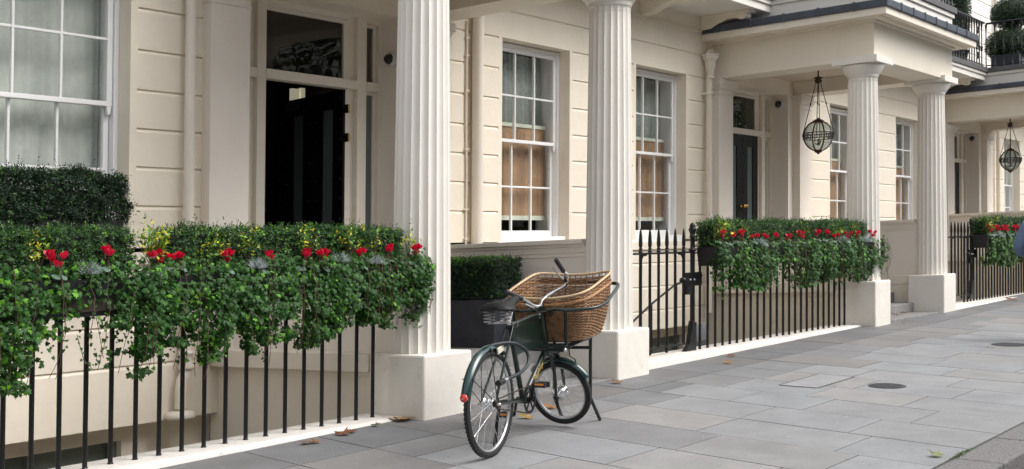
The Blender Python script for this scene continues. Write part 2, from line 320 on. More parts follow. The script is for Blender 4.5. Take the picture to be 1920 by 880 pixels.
# ================================================================== HOUSES
YW = 8.75
JN = [.56, .89, 1.215, 1.545, 1.885, 2.24]
def pier_prof(z0, z1, joints, y=YW, d=.5):
    pr = [(y+d, z0), (y, z0)]
    for zj in sorted(joints):
        if z0+.05 < zj < z1-.01: pr += [(y, zj-.036), (y+.017, zj-.008), (y+.017, zj), (y, zj)]
        elif abs(zj-z1) < .011: pr += [(y, z1-.036), (y+.017, z1-.008), (y+.017, z1)]
    if pr[-1][1] < z1-1e-6: pr += [(y, z1)]
    pr += [(y+d, z1)]; return pr
def pier(b, xa, xb, z0, z1, joints, ml=0, mr=0, y=YW, d=.5):
    b.extx(pier_prof(z0, z1, joints, y, d), xa+ml, xb-mr)
    if ml: b.box(xa, xa+ml, y, y+d, z0, z1)
    if mr: b.box(xb-mr, xb, y, y+d, z0, z1)
def window(house, x0, x1, z0, z1, kind='shutter'):
    yf = 8.93
    wf = MB()                                    # sash box frame: jambs, head, sill
    wf.box(x0, x0+.045, yf-.02, yf+.13, z0, z1); wf.box(x1-.045, x1, yf-.02, yf+.13, z0, z1)
    wf.box(x0+.045, x1-.045, yf-.02, yf+.13, z1-.05, z1); wf.box(x0+.002, x1-.002, yf-.13, yf+.13, z0-.10, z0-.003)
    wn = wf.build('window', JOIN, house, bevel=.004)
    zm = z0+(z1-z0)*.499; a, c = x0+.05, x1-.05
    def sash(y, za, zb, br, tr):
        s = MB(); s.box(a, a+.05, y, y+.04, za, zb); s.box(c-.05, c, y, y+.04, za, zb)
        s.box(a+.05, c-.05, y, y+.04, za, za+br); s.box(a+.05, c-.05, y, y+.04, zb-tr, zb)
        for k in (1, 2):
            xm = a+.05+(c-a-.1)*k/3; s.box(xm-.011, xm+.011, y+.003, y+.037, za+br, zb-tr)
        zz = (za+br+zb-tr)/2
        for k in range(3):
            xl = a+.05+(c-a-.1)*k/3+(.011 if k else 0); xr = a+.05+(c-a-.1)*(k+1)/3-(.011 if k < 2 else 0)
            s.box(xl, xr, y+.003, y+.037, zz-.011, zz+.011)
        return s
    up = sash(yf, zm-.022, z1-.05, .04, .045)
    for xh in (a+.002, c-.048): up.exty([(xh, zm-.022), (xh+.046, zm-.022), (xh+.040, zm-.06), (xh+.036, zm-.085), (xh+.018, zm-.10), (xh+.006, zm-.085)], yf+.002, yf+.038)
    up.build('upper_sash', JOIN, wn, bevel=.003)
    sash(yf+.046, z0, zm+.022, .075, .04).build('lower_sash', JOIN, wn, bevel=.003)
    g = MB(); g.add([(a+.04, yf+.02, zm), (c-.04, yf+.02, zm), (c-.04, yf+.02, z1-.08), (a+.04, yf+.02, z1-.08)], [(0, 1, 2, 3)]); g.build('glass_pane', GLASS, wn)
    g = MB(); g.add([(a+.04, yf+.066, z0+.05), (c-.04, yf+.066, z0+.05), (c-.04, yf+.066, zm), (a+.04, yf+.066, zm)], [(0, 1, 2, 3)]); g.build('glass_pane', GLASS, wn)
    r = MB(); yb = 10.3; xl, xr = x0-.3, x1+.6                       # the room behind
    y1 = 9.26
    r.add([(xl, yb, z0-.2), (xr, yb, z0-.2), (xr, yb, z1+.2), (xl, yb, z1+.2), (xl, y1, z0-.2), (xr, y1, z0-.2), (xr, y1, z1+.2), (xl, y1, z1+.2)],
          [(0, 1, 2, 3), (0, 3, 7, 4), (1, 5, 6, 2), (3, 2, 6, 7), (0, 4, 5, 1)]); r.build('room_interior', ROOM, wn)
    # inner reveal linings
    r = MB(); r.box(x1-.02, x1+.01, yf+.13, 9.26, z0, z1); r.box(x0-.01, x0+.02, yf+.13, 9.26, z0, z1); r.build('shutter_lining', JOIN, wn)
    if kind == 'shutter':
        s = MB(); n = 9; zs0, zs1 = z0+.235, z0+1.36
        for i in range(n):
            xa = x0+.05+(x1-x0-.1)*i/n; s.box(xa+.002, xa+(x1-x0-.1)/n-.002, 9.10, 9.112+.006*(i % 2), zs0+.03, zs1)
        s.build('brown_screen', SHUT, wn)
        s = MB(); s.box(x0+.05, x1-.05, 9.085, 9.12, zs0-.025, zs0+.03); s.box(x0+.05, x1-.05, 9.085, 9.12, zs1, zs1+.045); s.build('screen_rail', BLIND, wn)
        s = MB(); vs = []; n = 40
        for i in range(n+1):
            xx = x0+.05+(x1-x0-.1)*i/n; yy = 9.2+.02*math.sin(i*1.7)+.01*math.sin(i*.6); vs += [(xx, yy, z0+1.40), (xx, yy, z1-.05)]
        s.add(vs, [(2*i, 2*i+2, 2*i+3, 2*i+1) for i in range(n)], True); s.build('curtain', mat('grey net', (.30, .33, .31), .9, var=.2, vscale=3), wn, fixn=False)
    else:
        s = MB(); vs = []; n = 70
        for i in range(n+1):
            xx = x0+.03+(x1-x0-.06)*i/n; yy = 9.15+.009*math.sin(i*1.3)+.008*math.sin(i*.47); vs += [(xx, yy, z0), (xx, yy, z1-.02)]
        s.add(vs, [(2*i, 2*i+2, 2*i+3, 2*i+1) for i in range(n)], True); s.build('net_curtain', CURT, wn, fixn=False)
    return wn

def downpipe(house, x, z0, z1, r=.048, hopper=None, y=8.66, shoe=False, collars=()):
    b = MB(); b.tube([(x, y, z0), (x, y, z1)], r, 16)
    for zc in collars: b.lathe([(r+.004, 0), (r+.016, .006), (r+.016, .035), (r+.004, .045)], (x, y, zc), 18); b.box(x-r-.035, x+r+.035, y+.02, YW+.002, zc+.008, zc+.034)
    p = b.build('downpipe', PIPE, house)
    if hopper:
        h = MB(); zt = hopper
        h.lathe([(r+.004, -.30), (r+.02, -.295), (r+.02, -.27), (r+.006, -.262), (r+.006, -.2), (r+.035, -.12), (.085, -.04), (.125, .0), (.125, .03), (.140, .035), (.140, .06), (.11, .06), (.1, .02)], (x, y-.02, zt), 8, smooth=False)
        h.tube([(x-.02, y+.03, zt+.02), (x+.0, y-.0, zt+.10), (x+.06, y+.0, zt+.125), (x+.12, y+.02, zt+.09), (x+.18, y+.05, zt+.08)], .04, 12)
        h.build('hopper', PIPE, p)
    if shoe:
        h = MB(); h.lathe([(r+.002, 0), (r+.02, 0), (r+.026, .02), (r+.02, .05), (r+.006, .12), (r+.02, .13), (r+.022, .155), (r+.004, .16)], (x, y, z0), 16)
        h.tube([(x, y, z0+.05), (x-.01, y, z0-.03), (x-.05, y, z0-.10), (x-.06, y, z0-.20), (x-.06, y, z0-.33)], .05, 14)
        h.lathe([(.06, 0), (.12, .0), (.13, .02), (.12, .06), (.07, .07)], (x-.06, y, z0-.42), 16)
        h.build('pipe_bend', PIPE, p)
    return p

def flute_column(house, xc, yc, zb, zt, rb=.236, rt=.203, plinth=None):
    """zt: top of abacus"""
    nf, ns = 20, 8; prof = []; zs = []; H = zt-.285-zb
    b = MB(); N = nf*ns; rows = 14; vs = []
    for i in range(rows+1):
        t = i/rows; z = zb+H*t; r0 = rb+(rt-rb)*(t**1.25)
        for k in range(N):
            ph = (k % ns)/ns; d = .021*(r0/rb)*math.sin(PI*ph)**.8 if ph > 0 else 0
            a = 2*PI*k/N; vs.append((xc+(r0-d)*math.cos(a), yc+(r0-d)*math.sin(a), z))
    fs = [(i*N+k, i*N+(k+1) % N, (i+1)*N+(k+1) % N, (i+1)*N+k) for i in range(rows) for k in range(N)]
    b.add(vs, fs, False); sh = b.build('column', WHITE, house)
    c = MB(); z = zb+H
    # neck: flutes go on above a fine groove
    vs = []
    for i, (dz, rr, fl) in enumerate([(-.004, rt-.012, .6), (.006, rt-.0, 1), (.05, rt-.0, 1), (.062, rt+.002, .1)]):
        for k in range(N):
            ph = (k % ns)/ns; d = fl*.02*math.sin(PI*ph)**.8; a = 2*PI*k/N; vs.append((xc+(rr-d)*math.cos(a), yc+(rr-d)*math.sin(a), z+dz))
    c.add(vs, [(i*N+k, i*N+(k+1) % N, (i+1)*N+(k+1) % N, (i+1)*N+k) for i in range(3) for k in range(N)])
    c.lathe([(rt+.001, .060), (rt+.010, .066), (rt+.010, .074), (rt+.006, .077), (rt+.016, .081), (rt+.017, .089), (rt+.013, .092), (rt+.024, .098), (rt+.045, .125), (rt+.068, .160), (rt+.086, .195), (rt+.094, .218), (rt+.091, .228), (rt+.05, .2295)], (xc, yc, z), 48)
    c.build('capital', WHITE, sh)
    a = MB(); hw = rt+.122; a.box(xc-hw, xc+hw, yc-hw, yc+hw, zt-.052, zt+.045); a.build('abacus', WHITE, sh, bevel=.004)
    if plinth:
        p = MB(); x0, x1, y0, y1, z0 = plinth; p.box(x0, x1, y0, y1, z0, zb+.002)
        o = p.build('plinth', PLINTH, sh, bevel=.018)
    return sh

def capital_profile(b, x0, x1, y0, zt):
    """stepped cap of a square pilaster, top at zt"""
    for d, za, zb in ((.012, -.23, -.215), (.02, -.155, -.14), (.035, -.14, -.115), (.05, -.115, -.085), (.065, -.085, -.0)):
        b.box(x0-d, x1+d, y0-d, YW+.01, zt+za, zt+zb)

def portico(house, X0, zb, pz, dz=0, x_pil=None, W=3.38):
    """X0 = left face of its roof; zb = underside of the beams; pz = plinth top"""
    y0, y1 = 6.24, 6.76; sh_ = W-3.38
    xl, xr = X0, X0+W
    e = MB(); bw = .48; zt = 3.108
    e.box(xl, xl+bw, y1, YW+.01, zb, zt); e.box(xr-bw, xr, y1, YW+.01, zb, zt); e.box(xl, xr, y0, y1, zb, zt)
    en = e.build('entablature', WALL2, house, bevel=.004)
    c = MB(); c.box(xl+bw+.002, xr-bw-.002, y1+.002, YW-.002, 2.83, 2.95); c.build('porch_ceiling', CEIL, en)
    c = MB(); cw = MB()
    # cornice: bed strip then the big flat fascia; underside grooved
    c.box(xl-.04, xr+.04, y0-.04, YW+.005, zt, zt+.03)
    c.box(xl-.33, xr+.30, y0-.29, YW+.008, zt+.03, zt+.045+.10)
    c.build('cornice', WHITE if False else WALL2, en, bevel=.005)
    g = MB(); g.box(xl-.24, xr+.2, y0-.2, y0-.13, zt+.024, zt+.0295)
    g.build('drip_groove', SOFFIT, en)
    ld = MB(); zz = zt+.15
    ld.box(xl-.36, xr+.33, y0-.32, YW-.003, zz-.025, zz+.085)
    n = 7
    for i in range(n):
        xx = xl+.2+i*(W/n); ld.box(xx-.022, xx+.022, y0-.33, y0-.2, zz-.03, zz+.095)
    for i in range(5):
        yy = y0+.15+i*.52; ld.box(xl-.37, xl-.2, yy-.022, yy+.022, zz-.03, zz+.095)
    ld.build('lead_flashing', LEAD, en, bevel=.012)
    up = MB(); up.box(xl+.13, xr-.05, y0-.02, YW-.004, zz+.08, 3.585); up.box(xl+.10, xr-.02, y0-.05, YW-.005, 3.60, 3.665); up.box(xl+.13, xr-.05, y0-.018, YW-.004, 3.585, 3.6)
    up.build('balcony_plinth', WHITE, en, bevel=.004)
    sl_ = MB(); sl_.box(xl+.07, xr+.01, y0-.08, YW-.006, 3.667, 3.765); sl_.build('slate_coping', SLATE, en, bevel=.006)
    for xc in (X0+.245, X0+3.145+sh_):
        zf = gz(xc, 6.2)-.12; left = xc < X0+1
        yb = 6.79 if left else 6.79
        flute_column(house, xc, 6.5, pz, zb, plinth=(xc-.29, xc+.29, 6.21, yb, zf))
    # responding pilasters on the wall
    for k, (pa, pb) in enumerate((((x_pil or X0)+0, 7.372 if x_pil else X0+.46), (X0+2.90+sh_-(.19 if x_pil else 0), X0+3.38+sh_-(.19 if x_pil else 0)))):
        p = MB(); p.box(pa, pb, 8.632, YW+.01, pz-.05, zb-.001); pl = p.build('pilaster', PINK, house, bevel=.004)
        q = MB(); q.box(pa-.003, pb+.003, 8.629, YW+.01, 2.592, zb-.002) if zb > 2.62 else None; capital_profile(q, pa, pb, 8.632, min(zb-.003, 2.592)); q.build('pilaster_cap', PINK, pl, bevel=.004)
    # bridge parapets, ledge and steps
    for xc, sgn in ((X0+.245, -1), (X0+3.145+sh_, 1)):
        zc = pz+.89
        p = MB(); p.box(xc-.11, xc+.11, 6.7, YW-.004, pz-.0, zc-.06); pa = p.build('porch_parapet', PINK, house)
        q = MB(); q.box(xc-.16, xc+.16, 6.72, YW-.006, zc-.045, zc); q.box(xc-.13, xc+.13, 6.71, YW-.007, zc-.075, zc-.045); q.box(xc-.122, xc+.122, 6.71, YW-.007, zc-.135, zc-.125); q.box(xc-.122, xc+.122, 6.71, YW-.007, zc-.175, zc-.165)
        q.build('parapet_coping', PINK, pa, bevel=.012)
    zl = pz-.145
    for la, lb, ba, bb in ((-.045, .4, .05, .38), (2.99+sh_, 3.435+sh_, 3.0+sh_, 3.33+sh_)):
        p = MB(); p.box(X0+la, X0+lb, 6.80, YW-.008, zl, pz+.002); p.box(X0+ba, X0+bb, 6.80, YW+.1, -3.5, zl)
        p.build('bridge_wall', WALL2, house, bevel=.006)
    zf = gz(X0+2, 6.2)
    st = MB(); xa, xb = X0+.405, X0+2.985+sh_
    h1 = pz-.09-.035
    def stp(ya, yb, z1):
        st.box(xa, xb, ya, yb, zf-.3, z1)
    stp(6.26, 6.69, zf+.028); stp(6.69, 7.05, zf+.17); stp(7.05, YW+.25, zf+.335)
    st.build('front_steps', STONE, house, bevel=.008)
    return en

def door_wall(house, X0, off, zsh, zb, kind='closed', xl=None, sh_=0):
    """off: x of the door opening's left jamb"""
    yd = 9.05; o = off
    xa, xb = o-.18, o+1.625                  # outside of the frame
    f = MB()
    f.box(o-.11, o, yd, yd+.10, -.9, 2.62); f.box(o-.40, o-.11, yd+.055, yd+.11, -.9, 2.62); f.box(o-.40, o-.11, yd, yd+.054, 1.83+zsh, 1.925+zsh); f.box(o+1.13, o+1.25, yd+.055, yd+.10, -.9, 2.62); f.box(o+1.25, o+1.385, yd, yd+.10, -.9, 2.62)
    f.box(xb-.055, xb, yd, yd+.10, -.9, 2.62)
    f.box(o, o+1.25, yd-.012, yd+.10, 1.83+zsh, 1.925+zsh); f.box(o+1.385, xb-.055, yd-.012, yd+.10, 1.83+zsh, 1.925+zsh)
    f.box(o, o+1.13, yd, yd+.10, 2.55, 2.62); f.box(o+1.385, xb-.055, yd, yd+.10, 2.55, 2.62)
    f.box(xa, xb, yd, yd+.10, 2.622, 2.84); f.box(o-.40, o-.18, yd+.002, yd+.10, 2.55, 2.84)
    fr = f.build('door_frame', DOORFR, house, bevel=.005)
    # inner beads
    q = MB()
    for xa_, xb_, za, zb_ in ((o, o+1.13, 1.925+zsh, 2.55), (o+1.385, xb-.055, 1.925+zsh, 2.55), (o+1.385, xb-.055, -.9, 1.83+zsh)):
        q.box(xa_, xa_+.035, yd+.05, yd+.085, za, zb_); q.box(xb_-.035, xb_, yd+.05, yd+.085, za, zb_); q.box(xa_+.035, xb_-.035, yd+.05, yd+.085, zb_-.035, zb_)
    q.build('glazing_bead', DOORFR, fr, bevel=.003)
    g = MB(); g.add([(o+.03, yd+.07, 1.92+zsh), (o+1.10, yd+.07, 1.92+zsh), (o+1.10, yd+.07, 2.54), (o+.03, yd+.07, 2.54)], [(0, 1, 2, 3)])
    g.build('fanlight', DGLASS, fr)
    g = MB(); g.add([(o+1.41, yd+.07, -.9), (xb-.08, yd+.07, -.9), (xb-.08, yd+.07, 1.80+zsh), (o+1.41, yd+.07, 1.80+zsh)], [(0, 1, 2, 3)]); g.build('side_light', FROST, fr)
    g = MB(); g.add([(o+1.41, yd+.07, 1.94+zsh), (xb-.08, yd+.07, 1.94+zsh), (xb-.08, yd+.07, 2.54), (o+1.41, yd+.07, 2.54)], [(0, 1, 2, 3)]); g.build('side_light', DGLASS, fr)
    # side walls of the recess
    r = MB(); xle = X0+.46 if xl is None else xl
    r.box(xle-.02, o-.402, yd-.01, yd+.5, -.9, 2.84); r.build('recess_wall', PINK, house, bevel=.004)
    r = MB(); r.box(xb, X0+2.902+sh_, YW+.004, yd+.5, -.9, 2.84); r.build('recess_wall', PINK, house, bevel=.004)
    b = MB(); b.box(X0+.20, X0+2.95+sh_, YW+.002, YW+.5, 2.842, 3.4); b.build('wall_over_door', WALL, house)
    h = MB(); ya, yb, xA, xB = yd+.12, yd+3.2, o-.6, o+3.0
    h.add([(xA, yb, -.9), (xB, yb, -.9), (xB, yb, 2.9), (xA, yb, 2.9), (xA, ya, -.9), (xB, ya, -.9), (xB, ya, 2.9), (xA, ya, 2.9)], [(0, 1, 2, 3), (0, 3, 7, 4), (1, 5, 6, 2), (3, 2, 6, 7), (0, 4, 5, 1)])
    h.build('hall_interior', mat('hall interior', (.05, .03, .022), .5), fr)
    ztop = 1.828+zsh
    def leaf(hinge, d, L, panels=1):
        """hinge point, unit direction d in plan, width L"""
        d = Vector((*d, 0)); nrm = Vector((d.y, -d.x, 0)); H = Vector((*hinge, 0)); t = .045
        b = MB(); z0 = -.88; zc = (z0+ztop)/2; hz = (ztop-z0)/2
        def slab(a, c, za, zb_, th=t):
            b.obox(H+d*((a+c)/2)+Vector((0, 0, (za+zb_)/2)), d*((c-a)/2), nrm*(th/2), (0, 0, (zb_-za)/2))
        gl = []; pw = L/panels
        for p in range(panels):
            a = p*pw; g0, g1 = a+pw*.33, a+pw*.67
            slab(a, g0, z0, ztop); slab(g1, a+pw, z0, ztop); slab(g0, g1, ztop-.19, ztop); slab(g0, g1, z0, .25)
            gl.append((g0, g1))
        lf = b.build('door_leaf', BLACKD, fr, bevel=.004)
        g = MB()
        for g0, g1 in gl: g.obox(H+d*((g0+g1)/2)+Vector((0, 0, (ztop+.06)/2)), d*((g1-g0)/2), nrm*.008, (0, 0, (ztop-.19-.25)/2))
        g.build('frosted_panel', FROST, lf)
        s = MB()
        for p in range(panels):
            for e in (.09, .91):
                for k in range(12):
                    zz = ztop-.09-k*.21; c = H+d*(p*pw+pw*e)+nrm*(t/2)+Vector((0, 0, zz))
                    s.lathe([(.02, 0), (.018, .005), (.008, .010), (.0005, .011)], c, 10, axis=nrm)
                    c = H+d*(p*pw+pw*e)-nrm*(t/2)+Vector((0, 0, zz)); s.lathe([(.02, 0), (.018, .005), (.008, .010), (.0005, .011)], c, 10, axis=-nrm)
        s.build('door_stud', IRON, lf)
        return lf, H, d, nrm
    if kind == 'open':
        a = R(99); lf, H, d, nrm = leaf((o+1.125, yd+.06), (-math.cos(a), math.sin(a)), 1.10, 2)
        for zz in (1.62, 1.32, .2):
            q = MB(); q.obox((o+1.118, yd+.02, zz), (.012, 0, 0), (0, .03, 0), (0, 0, .045)); q.build('hinge', BRASS, lf)
        q = MB(); q.obox(H+d*.95-nrm*.026+Vector((0, 0, ztop-.07)), d*.13, nrm*.003, (0, 0, .05)); q.build('metal_plate', ALU, lf)
        q = MB(); q.box(o+2.62, o+2.74, yd+2.5, yd+2.55, 2.10, 2.25); q.box(o+2.77, o+2.84, yd+2.5, yd+2.55, 2.10, 2.27)
        lm = q.build('wall_lamp', mat('lamp glow', (.9, .85, .6), .5, emit=((1, .92, .66), .14)), fr)
    else:
        L = .562
        lf, H, d, nrm = leaf((o+.002, yd+.04), (1, 0), L); lf2, H2, d2, n2 = leaf((o+.002+.566, yd+.04), (1, 0), L)
        for xx, l_ in ((o+.53, lf), (o+.61, lf2)):
            q = MB(); q.lathe([(.03, 0), (.03, .006), (.012, .01), (.012, .03), (.03, .045), (.034, .06), (.026, .075), (.002, .08)], (xx, yd+.017, .72), 16, axis=(0, -1, 0)); q.build('door_knob', BRASS, l_)
    return fr

def house_wall(house, piers, wins, xa, xb, low_bottom, doors, lower=True):
    """piers: (x0,x1,margin_left,margin_right)"""
    for x0, x1, ml, mr in piers:
        b = MB(); pier(b, x0, x1, .2, 2.60, JN+[2.60], ml, mr); b.build('wall_pier', WALL, house)
    b = MB()
    pier(b, xa, xb, 2.601, 3.5, [2.938]); 
    for z0_, y_ in ((3.245, .02), (3.262, .032), (3.28, .02)): b.box(xa, xb, YW-y_, YW+.01, z0_, z0_+.016)
    b.build('lintel_course', WALL, house)
    b = MB()
    for (c, d) in lower or []:
        b.box(c, d, YW-.03, YW+.3, .06, .163); pier(b, c, d, low_bottom, .058, [-.119, -.449, -.78], y=YW-.0)
    b.build('lower_wall', WALL, house)
    b = MB()
    for (c, d) in lower or []:
        b.box(c, d, 8.93, 9.2, low_bottom-.14, low_bottom)
        b.box(c, c+.35, 8.93, 9.2, -3.6, low_bottom-.14); b.box(d-.93 if d < 8 else d-.35, d, 8.93, 9.2, -3.6, low_bottom-.14)
        if d-c > 4:
            m = (c+d)/2; b.box(m-.8, m+.8, 8.93, 9.2, -3.6, low_bottom-.14)
        b.box(c, d, 9.6, 9.7, -3.6, low_bottom)
    b.build('basement_wall', WALL, house)
    b = MB()
    for (c, d) in lower or []:
        m = (c+d)/2
        for (e, f) in (((c+.35, m-.8), (m+.8, d-(.93 if d < 8 else .35))) if d-c > 4 else ((c+.35, d-.35),)):
            b = MB(); b.box(e, e+.06, 9.0, 9.06, -3.2, low_bottom-.14); b.box(f-.06, f, 9.0, 9.06, -3.2, low_bottom-.14); b.box((e+f)/2-.012, (e+f)/2+.012, 9.0, 9.05, -3.2, low_bottom-.14); b.box(e, f, 9.07, 9.09, -3.2, low_bottom-.14); b.box(e, f, 9.0, 9.08, -3.26, -3.2)
            b.build('basement_window', mat('basement joinery', (.16, .19, .17), .4), house)

def upper(house, xa, xb, wins=()):
    b = MB(); js = [4.1+.335*k for k in range(14)]; xs = [xa]
    for w0, w1 in wins: xs += [w0, w1]
    xs += [xb]
    for i in range(0, len(xs), 2): pier(b, xs[i], xs[i+1], 3.5, 8.6, js, .05, .05, d=.4)
    for w0, w1 in wins: b.box(w0, w1, YW, YW+.4, 6.6, 8.6)
    b.build('upper_wall', WHITE, house)
    for w0, w1 in wins:
        f = MB(); f.box(w0, w0+.08, 8.9, 9.0, 3.5, 6.6); f.box(w1-.08, w1, 8.9, 9.0, 3.5, 6.6); f.box((w0+w1)/2-.02, (w0+w1)/2+.02, 8.9, 8.96, 3.5, 6.6)
        for zz in (4.3, 5.1, 5.9, 6.5): f.box(w0+.08, w1-.08, 8.905, 8.955, zz, zz+.03)
        fo = f.build('french_window', JOIN, house)
        g = MB(); g.box(w0, w1, 8.97, 8.99, 3.5, 6.6); g.build('dark_pane', mat('dark pane', (.04, .045, .045), .08, spec=.8), fo)
def balcony_strip(house, xa, xb, brs, z=3.5):
    b = MB(); b.box(xa, xb, 7.85, YW+.003, 3.49, 3.585); b.box(xa, xb, 7.82, YW+.003, 3.60, 3.665); b.box(xa, xb, 7.851, YW+.003, 3.585, 3.6); s = b.build('balcony_slab', WHITE, house, bevel=.004)
    q = MB(); q.box(xa, xb, 7.79, YW+.002, 3.667, 3.765); q.build('slate_edge', SLATE, s)
    for xc in brs:
        pr = [(YW, 3.49), (7.98, 3.49), (7.97, 3.47), (8.0, 3.46), (8.0, 3.40), (8.04, 3.37), (8.10, 3.365), (8.14, 3.385), (8.2, 3.40), (8.32, 3.395), (8.45, 3.35), (8.58, 3.295), (8.68, 3.29), (YW, 3.28)]
        q = MB(); q.extx(pr, xc-.085, xc+.085); q.box(xc-.11, xc+.11, 7.94, YW, 3.455, 3.489); q.build('balcony_bracket', WALL2, s, bevel=.004)

# ---- house 0 (far left)
h0 = empty('terraced_house', (4, YW, -1.2), 'cream stucco terraced house at the far left with net-curtained sash window', 'house')
house_wall(h0, [(.5, 4.70, .0, .07), (6.18, 6.80, .07, .0)], None, .5, 6.80, -1.284, None, [(.5, 7.2)])
window(h0, 4.70, 6.18, .263, 2.59, 'net')
downpipe(h0, 6.725, -.86, 3.4, .046, shoe=True, collars=(2.95,)); upper(h0, .5, 6.8, ((2.2, 3.4),)); balcony_strip(h0, .5, 6.85, (3.0,))
# ---- house 1
h1 = empty('terraced_house', (11.5, YW, -1.2), 'cream stucco terraced house with the fluted porch behind the bicycle and its front door open', 'house')
house_wall(h1, [(6.803, 6.93, 0, 0), (10.142, 11.27, 0, .07), (12.66, 14.25, .07, .07), (15.64, 16.24, .07, 0)], None, 6.803, 16.24, -1.06, None, [(10.35, 16.24)])
window(h1, 11.27, 12.66, .263, 2.59); window(h1, 14.25, 15.64, .263, 2.59)
portico(h1, 7.09, 2.655, -.72, x_pil=6.926, W=3.24); door_wall(h1, 7.09, 7.93, 0, 2.655, 'open', xl=7.38, sh_=-.33)
downpipe(h1, 10.72, -.9, 3.4, .068, y=8.67)
b = MB(); b.tube([(10.60, 8.735, .1), (10.60, 8.73, 1.0), (10.585, 8.73, 1.6), (10.595, 8.73, 2.7)], .012, 8)
for zz in (.23, .56, 1.24, 1.9, 2.3, 2.5): b.box(10.57, 10.63, 8.715, 8.75, zz, zz+.02)
b.build('wall_cable', PIPE, h1)
upper(h1, 6.803, 16.24, ((8, 9.2), (11.4, 12.6), (14.3, 15.5))); balcony_strip(h1, 10.34, 17.18-.62, (11.0, 14.42, 16.14))
# ---- house 2
h2 = empty('terraced_house', (21, YW, -1.1), 'cream stucco terraced house with the fully seen middle porch, leaded roof and closed black door', 'house')
house_wall(h2, [(16.243, 16.43, 0, 0), (19.81, 20.88, 0, .07), (22.27, 24.20, .07, .07), (25.67, 26.95, .07, 0)], None, 16.243, 26.95, -1.0, None, [(19.88, 26.95)])
window(h2, 20.88, 22.27, .263, 2.57); window(h2, 24.20, 25.67, .263, 2.60)
portico(h2, 16.43, 2.60, -.485); door_wall(h2, 16.43, 17.50, .06, 2.60, 'closed')
downpipe(h2, 16.17, -.9, 2.62, .048, hopper=2.87, y=8.66, collars=(2.33,))
upper(h2, 16.243, 26.95, ((17.6, 18.8), (21, 22.2), (24.3, 25.5))); balcony_strip(h2, 19.80, 27.15, (20.6, 23.7, 26.55))
# ---- house 3
h3 = empty('terraced_house', (31, YW, -1.0), 'cream stucco terraced house furthest along, its lantern at the right edge', 'house')
house_wall(h3, [(26.953, 27.08, 0, 0), (30.46, 31.85, 0, .07), (33.25, 34.9, .07, .07), (36.3, 42, .07, 0)], None, 26.953, 42, -.9, None, [(30.5, 42)])
window(h3, 31.85, 33.25, .263, 2.62, 'net'); window(h3, 34.9, 36.3, .263, 2.62, 'net')
portico(h3, 27.08, 2.66, -.25); door_wall(h3, 27.08, 28.15, .06, 2.66, 'closed')
downpipe(h3, 31.0, -.9, 3.4, .05); downpipe(h3, 30.9, 3.7, 8.5, .05, y=8.68)
upper(h3, 26.953, 42, ((32.2, 33.4), (35, 36.2))); balcony_strip(h3, 30.42, 42, (31.3,))

# opposite side of the street (only seen mirrored in the glass)
def opposite(xa, xb, lab):
    h = empty('terraced_house', ((xa+xb)/2, -15, -1.6), lab, 'house', 'houses across the street')
    b = MB(); xs = []; b.box(xa, xb, -15.6, -15.2, -2.2, 10)
    b.build('facade_wall', WHITE, h)
    w = MB(); f = MB(); k = xa+1
    while k < xb-1.5:
        for z0, z1 in ((-.2, 2.2), (3.6, 6), (7, 8.8)): w.box(k, k+1.1, -15.21, -15.18, z0, z1); f.box(k-.1, k+1.2, -15.22, -15.12, z1, z1+.18); f.box(k-.1, k+1.2, -15.22, -15.1, z0-.1, z0)
        k += 2.7
    f.box(xa, xb, -15.22, -14.9, 9.6, 10.1); f.box(xa, xb, -15.22, -15.0, 2.9, 3.2)
    w.build('window', mat('far pane', (.03, .03, .035), .2), h); f.build('cornice', WHITE, h)
opposite(-30, -4, 'pale stucco terrace across the street mirrored in the leftmost sash window')
opposite(-3.9, 22, 'pale stucco terrace across the street mirrored in the fanlight of the open door')
opposite(22.1, 70, 'pale stucco terrace across the street mirrored in the windows of the far houses')
opposite(70.1, 170, 'pale stucco terrace far up the street mirrored in the most distant panes')

# ================================================================== railings, gates
def spear(b, x, y, z):      # z: top of the rail
    b.lathe([(.016, 0), (.024, .006), (.024, .014), (.015, .022), (.013, .03), (.020, .036), (.020, .046), (.014, .052), (.016, .058), (.021, .075), (.0215, .11), (.018, .16), (.013, .21), (.006, .245), (.001, .258)], (x, y, z), 12)
def railing(x0, x1, n0, zt_foot, ztop, lab, kerb=None, pitch=.1795):
    r = empty('iron_railing', ((x0+x1)/2, 6.6, zt_foot), lab, 'railing', 'black iron railings along the pavement')
    x = n0
    while x <= x1:
        b = MB(); b.tube([(x, 6.6, zt_foot-.03), (x, 6.6, ztop-.012)], .0152, 10); b.lathe([(.02, 0), (.019, .01), (.0135, .018)], (x, 6.6, zt_foot-.003), 10); b.build('bar', IRON, r); x += pitch
    b = MB(); b.box(x0, x1, 6.577, 6.623, ztop-.012, ztop+.008); b.build('top_rail', IRON, r, bevel=.003)
    return r
def coping(x0, x1, zt, lab, y0=6.385, y1=6.80):
    b = MB(); n = max(2, int((x1-x0)/.25)); vs = []
    for i in range(n+1):
        x = x0+(x1-x0)*i/n; j = random.uniform(-.004, .004); g = gz(x, y0)-.08
        vs += [(x, y0+.02+j, g), (x, y0+j, zt-.09), (x, y0+.018+j, zt-.018+j), (x, y0+.05, zt), (x, y1, zt+.004), (x, y1, -1.9)]
    k = 6; fs = [(i*k+a, i*k+(a+1) % k, (i+1)*k+(a+1) % k, (i+1)*k+a) for i in range(n) for a in range(k)]+[tuple(range(k))[::-1], tuple(range(n*k, n*k+k))]
    b.add(vs, fs); o = b.build('railing_coping', KERBW, loc=((x0+x1)/2, y0, zt), bevel=.006); tag(o, lab, 'coping stone', 'white copings under the railings'); return o
